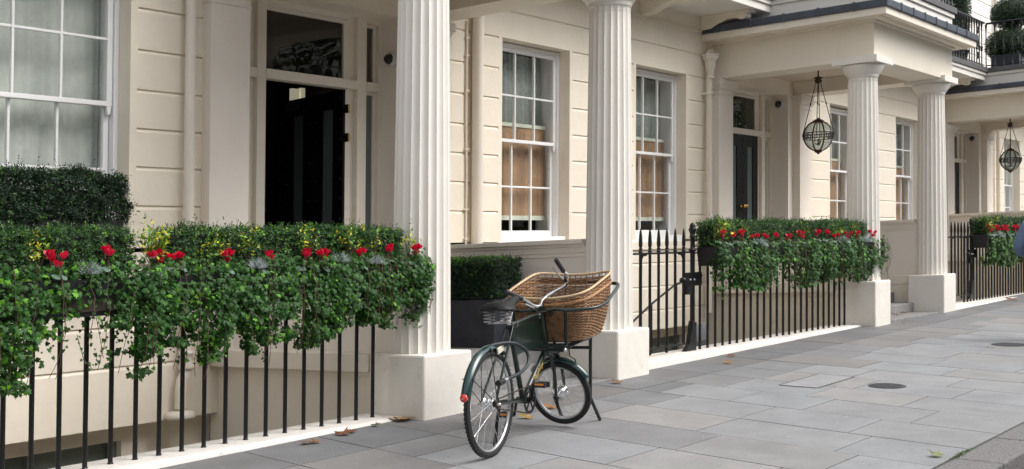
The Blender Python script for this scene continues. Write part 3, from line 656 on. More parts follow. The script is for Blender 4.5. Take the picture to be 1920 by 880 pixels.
railing(.6, 7.05, .965, -1.19, -.10, 'black iron railing at the left under the nearest ivy trough, ending at the first plinth')
coping(.4, 7.035, -1.19, 'white painted stone coping under the nearest railing at the left')
railing(11.93, 16.75, 12.115, -1.08, -.005, 'black iron railing between the tall gate post and the middle porch')
coping(10.385, 16.365, -1.082, 'white painted stone coping under the middle railing and gate')
railing(21.3, 27.05, 21.55, -1.02, .10, 'black iron railing of the farthest house at the right edge')
coping(19.86, 27.02, -1.03, 'white painted stone coping under the farthest railing', y0=6.20)

def gate(dx, dz, lab, plab):
    g = empty('iron_gate', (11.4+dx, 6.6, -1.0+dz), lab, 'gate', 'spear-topped gates to the basement steps')
    zr = .004+dz; xs = [10.848, 11.035, 11.213, 11.385, 11.563, 11.748]
    for i, x in enumerate(xs):
        b = MB(); zb_ = -.985+dz if i not in (0, 1, 3) else -1.06+dz
        b.tube([(x+dx, 6.6, zb_), (x+dx, 6.6, zr)], .0155 if i not in (0, 5) else .018, 10); o = b.build('bar', IRON, g)
        s = MB(); spear(s, x+dx, 6.6, zr+.008); s.build('spear_head', IRON, o)
    b = MB(); b.box(10.70+dx, 11.90+dx, 6.586, 6.614, zr-.012, zr+.008); b.build('gate_rail', IRON, g, bevel=.003)
    b = MB(); b.box(10.83+dx, 11.80+dx, 6.587, 6.613, -1.005+dz, -.985+dz)
    b.build('gate_rail', IRON, g, bevel=.003)
    b = MB()
    for xc, s in ((10.848, 1), (11.748, -1)):
        b.exty([(xc+dx, zr-.012), (xc+dx, zr-.14), (xc+dx+s*.016, zr-.13), (xc+dx+s*.02, zr-.06), (xc+dx+s*.045, zr-.03), (xc+dx+s*.10, zr-.026), (xc+dx+s*.12, zr-.012)], 6.59, 6.61)
    b.build('corner_bracket', IRON, g)
    b = MB(); b.box(11.72+dx, 12.10+dx, 6.565, 6.59, -.37+dz, -.22+dz); b.box(11.74+dx, 11.86+dx, 6.55, 6.60, -.46+dz, -.36+dz)
    b.lathe([(.03, 0), (.035, .01), (.02, .03), (.032, .05), (.0, .06)], (11.72+dx, 6.58, -.30+dz), 12, axis=(-1, 0, 0))
    lk = b.build('lock_plate', IRON, g, bevel=.004)
    q = MB()
    for xx in (11.83, 11.92): q.lathe([(.012, 0), (.012, .01), (.0, .014)], (xx+dx, 6.565, -.30+dz), 10, axis=(0, -1, 0))
    q.build('bolt_head', ALU, lk)
    p = empty('gate_post', (11.945+dx, 6.6, -1.08+dz), plab, 'gate post', 'gate posts by the basement gates')
    b = MB(); x = 11.945+dx; b.tube([(x, 6.6, -1.08+dz), (x, 6.6, .02+dz)], .028, 12); b.build('shaft', IRON, p)
    b = MB(); b.lathe([(.03, 0), (.045, .008), (.045, .02), (.03, .03), (.026, .05), (.026, .15), (.036, .155), (.036, .17), (.028, .175), (.03, .2), (.042, .235), (.044, .25), (.03, .262), (.034, .275), (.026, .305), (.004, .32)], (x, 6.6, .01+dz), 14); b.build('finial', IRON, p)
    b = MB(); b.exty([(x-.20, -1.085+dz), (x+.045, -1.085+dz), (x+.045, -.80+dz), (x+.06, -.78+dz), (x-.03, -.75+dz), (x-.05, -.80+dz), (x-.055, -.86+dz), (x-.09, -.93+dz), (x-.10, -1.0+dz)], 6.57, 6.63); b.build('foot_stay', IRON, p, bevel=.008)
    return g
gate(0, 0, 'black spear-topped iron gate between the second plinth and the tall post', 'tall black iron gate post at the left end of the middle trough')
gate(10.02, .10, 'black spear-topped iron gate beyond the middle porch, before the farthest railing', 'black iron gate post at the left end of the farthest trough')
# stair to the basement with its hand rail, seen through the gate
hr = empty('basement_steps', (12.4, 7.4, -1.3), 'stone area steps with black hand rail going down behind the first gate', 'steps')
b = MB()
for k in range(10): b.box(12.1+.0-.24*k, 12.36-.24*k+.0, 6.95, 7.75, -3.5, -1.25-.19*k)
b.build('stone_flight', STONE, hr, bevel=.006)
b = MB(); b.tube([(14.0, 7.6, -.30), (13.75, 7.6, -.315), (13.3, 7.6, -.40), (12.8, 7.6, -.585), (12.36, 7.6, -.775), (11.6, 7.6, -1.12), (10.8, 7.6, -1.52)], .014, 10); b.build('hand_rail', IRON, hr)
b = MB()
for x, z in ((12.75, -.6), (13.35, -.4), (12.1, -.9)): b.tube([(x, 7.6, -2.4), (x, 7.6, z)], .011, 8)
b.build('baluster', IRON, hr)

# ================================================================== foliage
IVY_T = np.array([(0, 0, 0), (-.26, -.10, .02), (-.50, .10, -.03), (-.30, .34, .02), (-.42, .62, -.03), (-.16, .60, .02), (0, 1.0, -.08), (.16, .60, .02), (.42, .62, -.03), (.30, .34, .02), (.50, .10, -.03), (.26, -.10, .02)])
IVY_C = (0, .3, .05)
def leaves(name, P, N, T, size, tint, template, m, parent=None, loc=None, shear=True):
    """P positions, N normals, T tip directions"""
    n = len(P); T = norm(T-N*(T*N).sum(1, keepdims=True)); B = np.cross(T, N)
    if template == 'ivy':
        tp = np.vstack([IVY_T, [IVY_C]]); k = 12; tri = np.array([(12, i, (i+1) % 12) for i in range(12)])
    elif template == 'maple':
        a = []; m_ = [(0, -.55), (.04, -.1), (.22, -.38), (.2, -.16), (.52, -.2), (.42, 0), (.62, .22), (.32, .26), (.3, .5), (.14, .42), (0, .85)]
        for x_, y_ in m_: a.append((x_, y_, .03*math.sin(x_*9+y_*5)))
        a += [(-x_, y_, .03*math.cos(x_*7+y_*5)) for x_, y_ in m_[-2:0:-1]]
        tp = np.array(a+[(0, .1, .06)]); k = len(a); tri = np.array([(k, i, (i+1) % k) for i in range(k)])
    elif template == 'petal':
        tp = np.array([(0, 0, 0), (-.28, .3, .04), (-.36, .65, .0), (-.15, .98, -.05), (.12, 1, -.02), (.36, .68, .02), (.26, .3, .05)]); tri = np.array([(0, 1, 2), (0, 2, 3), (0, 3, 4), (0, 4, 5), (0, 5, 6)]); k = 7
    elif template == 'round':
        a = [(0.5*math.cos(t), .5+.5*math.sin(t), .05*math.cos(2*t)) for t in np.linspace(-PI/2+.25, 1.5*PI-.25, 13)]
        tp = np.array(a+[(0, .22, -.03)]); tri = np.array([(13, i, i+1) for i in range(12)])
    else:        # small oval, folded on the midrib
        tp = np.array([(0, 0, 0), (-.27, .38, .09), (0, 1, -.04), (.27, .38, .09), (0, .45, 0)]); tri = np.array([(0, 4, 1), (4, 2, 1), (0, 3, 4), (4, 3, 2)])
    V = (P[:, None, :]+size[:, None, None]*(tp[None, :, 0:1]*B[:, None, :]+tp[None, :, 1:2]*T[:, None, :]+tp[None, :, 2:3]*N[:, None, :])).reshape(-1, 3)
    Fc = (tri[None]+len(tp)*np.arange(n)[:, None, None]).reshape(-1, 3)
    return npmesh(name, V, Fc, m, parent, np.repeat(tint, len(tri), 0), loc, shear)
def green_tint(n, base, bright, pb, jit=.3):
    b = np.array(base)[None]*(1+jit*(RNG.random((n, 1))*2-1)); k = RNG.random(n) < pb
    b[k] = np.array(bright)[None]*(1+.3*(RNG.random((k.sum(), 1))*2-1)); return b
def vnoise(P, s, seed):
    """cheap smooth 3d noise from sines"""
    r = np.random.default_rng(seed); o = np.zeros(len(P))
    for _ in range(7):
        k = r.normal(size=3)*s; o += np.sin(P@k+r.random()*6.28)
    return o/7
def sprigs(P, Nn, length, k=4, spread=.45, lf=.017, up=.35):
    """sprigs at P pointing along Nn: returns leaf arrays"""
    n = len(P); D = norm(Nn+spread*RNG.normal(size=(n, 3))+np.array([0, 0, up])); U = norm(np.cross(D, RNG.normal(size=(n, 3)))); W = np.cross(D, U)
    ps, ns, ts, sz = [], [], [], []
    for i in range(k):
        t = (i+.5)/k; ph = i*1.57; a = np.cos(ph)*U+np.sin(ph)*W
        for sgn in (1, -1):
            ps.append(P+D*(length*t)[:, None]); ts.append(norm(a*sgn+D*.8)); ns.append(norm(D*1-a*sgn*.5+.25*RNG.normal(size=(n, 3)))); sz.append(lf*(1.1-.45*t)*(1+.25*RNG.normal(size=n)))
    ps.append(P+D*length[:, None]); ts.append(D); ns.append(U); sz.append(np.full(n, lf*.8))
    idx = np.tile(np.arange(n), 2*k+1)
    return np.vstack(ps), np.vstack(ns), np.vstack(ts), np.concatenate(sz), idx
def hedge_box(name, lab, cat, x0, x1, y0, y1, z0, z1, n, lf=.017, base=(.022, .062, .016), bright=(.12, .26, .03), pb=.08, group=None, loc=None, bump=.02, topw=1.0, seed=1, faces=('f', 't', 'l', 'r', 'b'), top_bright=.0, core=True):
    e = empty(name, ((x0+x1)/2, (y0+y1)/2, z0), lab, cat, group)
    dx, dy, dz = x1-x0, y1-y0, z1-z0; ar = {'f': dx*dz, 't': dx*dy*topw, 'l': dy*dz, 'r': dy*dz, 'b': dx*dz*.6}; tot = sum(ar[f] for f in faces); Ps, Ns = [], []
    for f in faces:
        m = int(n*ar[f]/tot); u, v = RNG.random((2, m)); q = np.zeros((m, 3)); nn = np.zeros((m, 3))
        if f in 'fb': q[:, 0] = x0+u*dx; q[:, 2] = z0+v*dz; q[:, 1] = y0 if f == 'f' else y1; nn[:, 1] = -1 if f == 'f' else 1
        elif f == 't': q[:, 0] = x0+u*dx; q[:, 1] = y0+v*dy; q[:, 2] = z1; nn[:, 2] = 1
        else: q[:, 1] = y0+u*dy; q[:, 2] = z0+v*dz; q[:, 0] = x0 if f == 'l' else x1; nn[:, 0] = -1 if f == 'l' else 1
        Ps.append(q); Ns.append(nn)
    P = np.vstack(Ps); N = np.vstack(Ns); dep = RNG.random(len(P))**1.6*.055
    # round the box off a little
    c = np.array([(x0+x1)/2, (y0+y1)/2, (z0+z1)/2]); hsz = np.array([dx, dy, dz])/2
    q = (P-c)/hsz; cor = np.sort(np.abs(q), 1); rnd = np.clip((cor[:, 1]-.75)/.25, 0, 1)
    P = P-N*(dep+(.03 if bump < .08 else .06)*rnd)[:, None]+N*(bump*vnoise(P, 9, seed)+bump*.6*vnoise(P, 28, seed+1))[:, None]
    ln = .018+.03*RNG.random(len(P))*(1+1.5*(RNG.random(len(P)) > .93))
    p, nn, t, s, idx = sprigs(P, N, ln*(lf/.017), 3, lf=lf)
    tint = green_tint(len(P), base, bright, pb)
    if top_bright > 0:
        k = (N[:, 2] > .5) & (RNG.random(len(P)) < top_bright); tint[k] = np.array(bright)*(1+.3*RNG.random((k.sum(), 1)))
    leaves('foliage', p, nn, t, s, tint[idx]*(1+.15*RNG.normal(size=(len(idx), 1))).clip(.5, 1.5), 'oval', BOXM, e)
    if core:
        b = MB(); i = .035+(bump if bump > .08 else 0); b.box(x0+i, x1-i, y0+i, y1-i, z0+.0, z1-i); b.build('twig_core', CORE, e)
    return e
def ivy_mass(name, lab, x0, x1, bottoms, ztop, yf, n, size=.042, group=None, seed=3, endx=None, extra=()):
    """a curtain of ivy: bottoms = list of (x, z) of its lower edge"""
    e = empty(name, ((x0+x1)/2, yf, ztop), lab, 'ivy', group)
    bx = np.array([q[0] for q in bottoms]); bz = np.array([q[1] for q in bottoms])
    x = x0+(x1-x0)*RNG.random(n); zb = np.interp(x, bx, bz)+.07*vnoise(np.stack([x, x*0, x*0], 1), 25, seed)+.04*vnoise(np.stack([x, x*0, x*0], 1), 60, seed)
    v = RNG.random(n)**.85; zt_ = ztop+.035*vnoise(np.stack([x, x*0, x*0], 1), 14, seed+9)+.02*RNG.normal(size=n); z = zt_-(zt_-zb)*v
    # thinner lower down and in gaps between clumps
    cl = vnoise(np.stack([x*1.0, z*.35, x*0], 1), 11, seed+2)+.6*vnoise(np.stack([x, z, x*0], 1), 26, seed+3)+.55*vnoise(np.stack([x, x*0, x*0], 1), 17, seed+4)*np.clip(v*1.6, 0, 1)
    keep = (cl > -.42+.46*v**1.3) | (RNG.random(n) < .3*(1-v)) | ((ztop-z < .27) & (RNG.random(n) < .62))
    x, z, v, cl = x[keep], z[keep], v[keep], cl[keep]; n = len(x)
    y = yf-.10*np.clip(cl, -.6, 1)-.07*np.sin(PI*np.clip(v*1.15, 0, 1))+RNG.random(n)*.15+.04*v
    P = np.stack([x, y, z], 1)
    N = norm(np.stack([-.15+.35*RNG.normal(size=n), -1+.3*RNG.normal(size=n), .5+.5*RNG.normal(size=n)], 1))
    T = np.stack([.5*RNG.normal(size=n), -.25+.3*RNG.normal(size=n), -1+.45*RNG.normal(size=n)], 1)
    sz = size*(.45+.85*RNG.random(n)**1.3); br = np.clip(.08+.2*vnoise(P, 10, seed+5), 0, .4)
    tint = np.array((.026, .084, .012))[None]*(1+.35*(RNG.random((n, 1))*2-1)); tint[:, 2] *= (1+.5*RNG.random(n))
    k = RNG.random(n) < br+.03; tint[k] = np.array((.095, .26, .018))*(1+.35*(RNG.random((k.sum(), 1))*2-1))
    Pe = []
    b = MB(); rr = random.Random(seed)
    for j in range(int((x1-x0)*9)):
        xx = rr.uniform(x0, x1); zz = float(np.interp(xx, bx, bz)); pts = []; a = xx
        for s in range(8):
            t = s/7; a += rr.uniform(-.025, .025); pts.append((a, yf-.02-.05*math.sin(t*PI)+rr.uniform(-.01, .03), ztop+(zz-ztop)*t))
        b.tube(pts, .0018, 4, cap=False)
    for path in extra:
        pts = [Vector(q) for q in path]; b.tube(pts, .002, 4, cap=False)
        for i in range(len(pts)-1):
            for s in range(5): Pe.append(pts[i].lerp(pts[i+1], s/5)+Vector((rr.uniform(-.02, .02), rr.uniform(-.02, .02), rr.uniform(-.02, .02))))
    b.build('vine_stem', STEM, e)
    if Pe:
        Pe = np.array([tuple(q) for q in Pe]); m = len(Pe); P = np.vstack([P, Pe]); N = np.vstack([N, norm(np.stack([.5*RNG.normal(size=m), -1+.3*RNG.normal(size=m), .3+.3*RNG.normal(size=m)], 1))])
        T = np.vstack([T, np.stack([RNG.normal(size=m), .3*RNG.normal(size=m), -.5+.6*RNG.normal(size=m)], 1)]); sz = np.concatenate([sz, np.full(m, size*.6)]); tint = np.vstack([tint, np.tile((.04, .11, .03), (m, 1))])
    leaves('ivy_leaves', P, N, T, sz, tint, 'ivy', IVYM, e)
    return e
def trough(x0, x1, zt, zb, lab):
    e = empty('flower_trough', ((x0+x1)/2, 6.45, zb), lab, 'flower trough', 'black troughs hung on the railings')
    b = MB(); i = .012
    def ring(y0, y1, a, c, z): return [(a, y0, z), (c, y0, z), (c, y1, z), (a, y1, z)]
    o = ring(6.34, 6.565, x0+.025, x1-.025, zb)+ring(6.295, 6.572, x0, x1, zt); n_ = ring(6.307, 6.56, x0+.012, x1-.012, zt)+ring(6.345, 6.55, x0+.04, x1-.04, zb+.02)
    b.add(o+n_, [(0, 3, 2, 1), (0, 1, 5, 4), (1, 2, 6, 5), (2, 3, 7, 6), (3, 0, 4, 7), (4, 5, 9, 8), (5, 6, 10, 9), (6, 7, 11, 10), (7, 4, 8, 11), (8, 9, 13, 12), (9, 10, 14, 13), (10, 11, 15, 14), (11, 8, 12, 15), (12, 13, 14, 15)])
    b.build('box', TROUGH, e); b = MB(); b.box(x0+.02, x1-.02, 6.32, 6.55, zb+.03, zt-.03); b.build('soil', SOIL, e)
    return e
# nearest trough
trough(2.6, 7.175, -.035, -.255, 'black trough on the nearest railing at the left, buried in ivy')
bt = [(2.6, -.6), (3.2, -.66), (3.63, -.64), (3.82, -.64), (3.95, -.6), (4.07, -.56), (4.13, -.42), (4.19, -.30), (4.25, -.30), (4.30, -.58), (4.45, -.60), (4.64, -.61), (4.92, -.62), (5.02, -.71), (5.10, -.62), (5.2, -.52), (5.30, -.38), (5.41, -.40), (5.50, -.62), (5.63, -.68), (5.72, -.60), (5.89, -.57), (6.07, -.56), (6.28, -.48), (6.56, -.43), (6.79, -.47), (7.0, -.50), (7.2, -.38)]
ivy_mass('trailing_ivy', 'long trailing ivy hanging over the nearest trough at the left', 2.6, 7.2, bt, .06, 6.29, 26000, .033, 'ivy hanging from the troughs', 3,
   extra=[[(7.15, 6.3, .0), (7.24, 6.3, -.03), (7.27, 6.31, -.12), (7.27, 6.31, -.25), (7.31, 6.31, -.37), (7.36, 6.3, -.45)], [(7.17, 6.3, -.05), (7.22, 6.3, -.16), (7.24, 6.31, -.28), (7.2, 6.3, -.4)], [(6.9, 6.28, -.42), (7.0, 6.27, -.5), (7.12, 6.28, -.49)], [(4.1, 6.28, -.35), (4.14, 6.27, -.5), (4.2, 6.27, -.56)], [(4.2, 6.28, -.15), (4.24, 6.27, -.35), (4.27, 6.27, -.5)], [(5.35, 6.28, -.2), (5.4, 6.27, -.42), (5.42, 6.27, -.55)]])
for i, (a, c, lab) in enumerate(((2.6, 3.86, 'clipped box shrub at the far left end of the nearest trough'), (3.97, 4.55, 'clipped box shrub in the nearest trough under the left end of the dark window hedge'), (4.83, 5.2, 'narrow clipped box shrub in the nearest trough right of the first cream downpipe'), (5.22, 5.68, 'clipped box shrub in the nearest trough below the left jamb of the open door'), (5.70, 6.25, 'clipped box shrub in the nearest trough below the open door glass'), (6.27, 7.0, 'clipped box shrub at the right end of the nearest trough by the first column'))):
    hedge_box('box_shrub', lab, 'box shrub', a, c, 6.38, 6.60, -.03, .262-.01*(i % 2), int(2600*(c-a)), lf=.019, base=(.03, .085, .022), bright=(.14, .30, .04), pb=.16, group='box shrubs in the nearest trough', seed=20+i, bump=.03)
# middle trough
trough(11.99, 17.0, .05, -.155, 'black trough of the middle railing with its bare left end showing')
bt2 = [(12.0, -.1), (12.08, -.25), (12.12, -.38), (12.25, -.42), (12.62, -.41), (13.17, -.49), (13.61, -.49), (14.06, -.44), (14.38, -.48), (15.05, -.45), (15.76, -.44), (16.53, -.44), (16.9, -.42), (17.05, -.3)]
ivy_mass('trailing_ivy', 'even curtain of ivy hanging over the middle trough', 12.0, 17.05, bt2, .11, 6.29, 19000, .040, 'ivy hanging from the troughs', 8, extra=[[(16.95, 6.28, -.3), (17.02, 6.27, -.42), (16.99, 6.27, -.55)], [(11.98, 6.28, -.15), (11.94, 6.27, -.3), (11.93, 6.27, -.42)], [(12.1, 6.28, -.35), (12.08, 6.27, -.5), (12.0, 6.27, -.52)]])
for i, (a, c, lab) in enumerate(((12.03, 13.2, 'clipped box shrub at the left end of the middle trough'), (13.24, 14.9, 'clipped box shrub in the middle trough below the closed black door'), (14.94, 16.95, 'clipped box shrub at the right end of the middle trough by the third column'))):
    hedge_box('box_shrub', lab, 'box shrub', a, c, 6.38, 6.62, .03, .325, int(1300*(c-a)), lf=.022, base=(.028, .08, .02), bright=(.13, .28, .04), pb=.14, group='box shrubs in the middle trough', seed=40+i, bump=.03)
# farthest trough
trough(21.93, 26.8, .13, -.10, 'black trough of the farthest railing at the right edge')
ivy_mass('trailing_ivy', 'small distant ivy curtain over the farthest trough', 21.95, 26.9, [(21.9, -.3), (22.0, -.42), (22.6, -.38), (23.4, -.44), (24.3, -.38), (26.9, -.4)], .18, 6.285, 6500, .062, 'ivy hanging from the troughs', 15)
hedge_box('box_shrub', 'clipped box hedge in the farthest trough behind the person', 'box shrub', 22.0, 26.8, 6.38, 6.62, .1, .40, 3600, lf=.03, base=(.028, .08, .02), bright=(.13, .28, .04), pb=.12, seed=50, bump=.03)
# window hedge of the left house and planter hedge in the first porch
wb = empty('window_box', (4.9, 8.45, .0), 'dark window box under the net-curtained window at the left', 'window box')
b = MB(); b.box(3.6, 5.86, 8.36, 8.70, .20, .41); b.build('box', TROUGH, wb, bevel=.006)
b = MB(); b.box(3.7, 5.8, 8.4, 8.74, .14, .198); b.build('ledge', WALL2, wb)
hedge_box('box_hedge', 'dense dark clipped hedge standing in the window box at the left', 'hedge', 3.55, 5.88, 8.34, 8.72, .38, .77, 7500, lf=.024, base=(.013, .038, .014), bright=(.06, .16, .02), pb=.05, seed=60, bump=.085)
pt = empty('planter', (9.55, 7.8, -.9), 'dark grey slate planter on the porch floor behind the bicycle', 'planter')
b = MB(); b.box(9.28, 9.80, 7.29, 8.35, -.88, -.39); b.build('box', PLANTER, pt, bevel=.006); b = MB(); b.box(9.31, 9.77, 7.32, 8.32, -.388, -.375); b.build('soil', SOIL, pt)
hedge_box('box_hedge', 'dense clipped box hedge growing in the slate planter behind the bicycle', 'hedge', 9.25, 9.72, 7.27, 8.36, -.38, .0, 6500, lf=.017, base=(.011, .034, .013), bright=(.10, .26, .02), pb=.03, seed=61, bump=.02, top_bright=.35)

# ---- flowers
def cyclamen_proto(nfl, seed):
    r = random.Random(seed); e = empty('cyclamen', (0, 0, 0), shear=False)
    for i in range(nfl):
        a = r.uniform(0, 6.28); rad = .015 if nfl == 1 else .045; bx, by = rad*math.cos(a+i*2.4), rad*.7*math.sin(a+i*2.4); hz = r.uniform(-.03, .03); n = 6; lx, ly = r.uniform(-.6, .6), r.uniform(-.6, .3)
        P = np.zeros((n*2, 3)); T = []; N = []
        for k in range(n*2):
            t = 2*PI*k/n+r.uniform(-.2, .2); P[k] = (bx+.008*math.cos(t), by+.008*math.sin(t), hz-.015); op = r.uniform(.2, .7) if k < n else r.uniform(.6, 1.5)
            T.append((op*math.cos(t)+lx, op*math.sin(t)+ly, 1+r.uniform(-.5, .3))); N.append((math.cos(t), math.sin(t), -.4+r.uniform(-.4, .4)))
        f = leaves('flower', P, norm(np.array(N)), np.array(T, float), np.array([r.uniform(.028, .05) for _ in range(2*n)]), np.ones((2*n, 3)), 'petal', RED, e, shear=False)
        b = MB(); b.tube([(bx*.3, by*.3, -.12), (bx*.8, by*.8, -.06), (bx, by, hz-.015)], .0022, 5); b.build('stalk', mat('dark red stalk', (.12, .02, .03), .5), f, shear=False)
    m = 7; an = np.array([r.uniform(0, 6.28) for _ in range(m)]); P = np.stack([.035*np.cos(an), .02*np.sin(an)-.02, np.full(m, -.085)], 1)
    T = np.stack([np.cos(an), .8*np.sin(an)-.5, np.full(m, .15)], 1); N = norm(np.stack([.3*np.cos(an), -.5+.3*np.sin(an), np.full(m, 1.)], 1))
    leaves('leaves', P, N, T, np.full(m, .05), np.ones((m, 3)), 'round', CYL, e, shear=False); return e
protos = [cyclamen_proto(2, 1), cyclamen_proto(3, 2), cyclamen_proto(4, 3), cyclamen_proto(3, 4)]
used = set()
FL1 = [(3.99, .085, 2, 'double red cyclamen near the left end of the nearest trough'), (4.31, .12, 0, 'red cyclamen right of the leftmost silver bush'), (4.655, .085, 1, 'red cyclamen with stacked blooms below the first yellow-leaved shrub'),
       (4.81, .105, 3, 'red cyclamen cluster with grey marbled leaves below the cream downpipe'), (5.2, .08, 1, 'red cyclamen in the nearest trough below the left pilaster'), (5.57, .07, 0, 'red cyclamen right of the silver bush below the open door'),
       (5.91, .08, 0, 'left one of the two adjacent red cyclamens below the open door'), (6.06, .07, 1, 'right one of the two adjacent red cyclamens below the open door'), (6.44, .07, 1, 'red cyclamen between the two silver bushes near the first column'),
       (6.75, .10, 0, 'red cyclamen just left of the first column'), (7.05, .09, 1, 'last red cyclamen of the nearest trough, against the first column')]
where = ['first from the gate post', 'second from the gate post', 'third from the gate post', 'fourth from the gate post', 'fifth from the gate post', 'sixth from the gate post', 'seventh from the gate post', 'eighth from the gate post', 'ninth from the gate post', 'tenth from the gate post', 'fourth from the column', 'third from the column', 'second from the column', 'last one beside the third column']
FL2 = [(x, z, k) for x, z, k in ((12.08, .19, 1), (12.33, .17, 0), (12.52, .19, 1), (12.88, .18, 3), (13.16, .15, 0), (13.43, .16, 0), (13.8, .14, 1), (14.17, .17, 2), (14.67, .19, 1), (14.96, .19, 0), (15.24, .17, 3), (15.66, .16, 2), (15.99, .17, 1), (16.55, .17, 2))]
FL3 = [(22.1, .24, 2), (22.4, .24, 1), (22.72, .24, 3), (23.0, .24, 2), (23.49, .24, 1), (23.91, .24, 2), (24.4, .24, 3)]
def put(k, x, y, z, lab, grp, s=1, rz=0):
    if k in used: e = copy_tree(protos[k])
    else: e = protos[k]; used.add(k)
    e.location = S((x, y, z)); e.scale = (s, s, s); e.rotation_euler[2] = rz; tag(e, lab, 'cyclamen', grp); return e
for x, z, k, lab in FL1: put(k, x, 6.33, z, lab, 'red cyclamens in the troughs', 1.0, random.uniform(-.4, .4))
for (x, z, k), wh in zip(FL2, where): put(k, x, 6.32, z, 'red cyclamen in the middle trough, '+wh, 'red cyclamens in the troughs', .98, random.uniform(-.5, .5))
w3 = ['first after the far gate post', 'second after the far gate post', 'third after the far gate post', 'fourth after the far gate post', 'fifth after the far gate post', 'beside the person, the sixth', 'behind the person, the seventh']
for (x, z, k), wh in zip(FL3, w3): put(k, x, 6.31, z, 'tiny red cyclamen in the farthest trough, '+wh, 'red cyclamens in the troughs', 1.2, random.uniform(-.5, .5))
# silver bushes
def silver(x, z, lab, s=1.0, src=None):
    if src is None:
        e = empty('silver_bush', (x, 6.31, z), lab, 'silver bush', 'silver cushion bushes in the troughs'); b = MB(); r = random.Random(9)
        for i in range(120):
            d = Vector((r.gauss(0, 1), r.gauss(0, .8)-.3, abs(r.gauss(0, 1))+.1)).normalized(); c = Vector((0, 0, -.06)); q = c+d*r.uniform(.05, .085); p2 = q+Vector((r.uniform(-.02, .02), r.uniform(-.02, .02), r.uniform(-.005, .02)))
            b.tube([c+d*.02, q], .0012, 3, cap=False); b.tube([c+d*.045, p2], .001, 3, cap=False)
        b.build('silver_twigs', SILV, e, shear=False); return e
    e = copy_tree(src); e.location = S((x, 6.31, z)); e.scale = (s, s, s); e['label'] = lab; return e
sb = silver(4.19, .05, 'wiry silver bush in the nearest trough, the leftmost')
for x, z, lab, s in ((5.46, .05, 'wiry silver bush in the nearest trough below the left side of the open door', 1), (6.24, .07, 'wiry silver bush below the right jamb of the open door', .95), (6.6, .05, 'wiry silver bush between the last red cyclamens by the first column', .95), (13.0, .12, 'silver bush in the middle trough at its left third', 1.3), (15.45, .13, 'silver bush in the middle trough near its middle right', 1.3), (16.25, .13, 'silver bush near the right end of the middle trough', 1.3), (22.5, .17, 'silver bush in the farthest trough left part', 1.6), (23.8, .17, 'silver bush in the farthest trough beside the person', 1.6)): silver(x, z, lab, s, sb)
# variegated euonymus
def euon(x, y, z, lab, n=26, s=1.0, seed=0):
    e = empty('variegated_shrub', (x, y, z-.1), lab, 'shrub', 'yellow variegated shrubs in the troughs'); r = np.random.default_rng(seed)
    P = np.stack([x+.055*s*r.normal(size=n), y+.04*s*r.normal(size=n), z-.02+.045*s*r.normal(size=n)], 1); D = np.tile((0., -.2, 1.), (n, 1))
    p, nn, t, sz, idx = sprigs(P, D, np.full(n, .05*s), 2, .5, lf=.032*s)
    tint = np.array((.10, .22, .02))[None]*(1+.3*r.random((len(p), 1))); k = r.random(len(p)) < .33; tint[k] = np.array((.55, .50, .03))*(1+.2*r.random((k.sum(), 1)))
    leaves('foliage', p, nn, t, sz, tint, 'oval', YEL, e)
    b = MB()
    for q in P[:10]: b.tube([(x, y, z-.14), tuple(q)], .002, 4, cap=False)
    b.build('twig', STEM, e); return e
for i, (x, z, lab, n, s) in enumerate(((3.9, .15, 'yellow variegated shrub at the left end of the nearest trough', 22, .9), (4.67, .17, 'large yellow variegated shrub in the gap of the nearest box hedge', 46, 1.2), (5.14, .14, 'yellow variegated shrub behind the cyclamen below the left pilaster', 30, 1), (5.43, .16, 'yellow-green variegated shrub below the open door, left', 26, .95), (5.94, .15, 'yellow variegated shrub above the two adjacent cyclamens', 34, 1.05), (6.36, .165, 'yellow variegated shrub below the right side of the door frame', 30, 1), (6.6, .155, 'yellow variegated shrub just left of the last one in the nearest trough', 22, .9), (7.03, .16, 'last yellow variegated shrub against the first column', 22, .9),
     (12.12, .22, 'yellow variegated shrub beside the tall gate post', 50, 1.3), (12.7, .22, 'small yellow variegated shrub in the middle trough, left part', 22, 1), (14.45, .24, 'small yellow variegated shrub in the middle trough, middle part', 22, 1), (15.4, .22, 'small yellow variegated shrub in the middle trough, right part', 22, 1), (16.0, .23, 'small yellow variegated shrub near the third column', 22, 1), (22.1, .30, 'yellow variegated shrub beside the far gate post', 40, 1.6))):
    euon(x, 6.37, z, lab, n, s, 70+i)

# plane trees on the far pavement (seen mirrored in the glass)
def plane_tree(x, y, src=None, lab=''):
    z = -1.7
    if src is not None:
        e = copy_tree(src); e.location = S((x, y, z)); e.rotation_euler[2] = x; e['label'] = lab; return e
    e = empty('plane_tree', (x, y, z), lab, 'tree', 'plane trees across the street'); b = MB(); r = random.Random(4)
    b.tube([(0, 0, 0), (.05, 0, 2), (0, .1, 4.2)], [.22, .17, .13], 12); tips = []
    for k in range(9):
        a = k*2.4; l = r.uniform(2, 3.4); q = Vector((l*math.cos(a), l*math.sin(a), 4.2+r.uniform(.8, 3.6))); b.tube([(0, .1, 3.2+k*.12), (q.x*.4, q.y*.4, 4.6+k*.1), q], [.09, .06, .02], 6); tips.append(q)
    b.build('trunk', STEM, e, shear=False); c = np.array([tuple(t) for t in tips]*5)+RNG.normal(size=(45, 3))*np.array([1, 1, .9]); n = 6500
    i = RNG.integers(0, 45, n); P = c[i]+RNG.normal(size=(n, 3))*.55; N = norm(RNG.normal(size=(n, 3))+np.array([0, 0, .6])); T = RNG.normal(size=(n, 3))
    leaves('crown', P, N, T, RNG.uniform(.14, .26, n), green_tint(n, (.035, .07, .02), (.12, .15, .03), .2), 'oval', BOXM, e, shear=False); return e
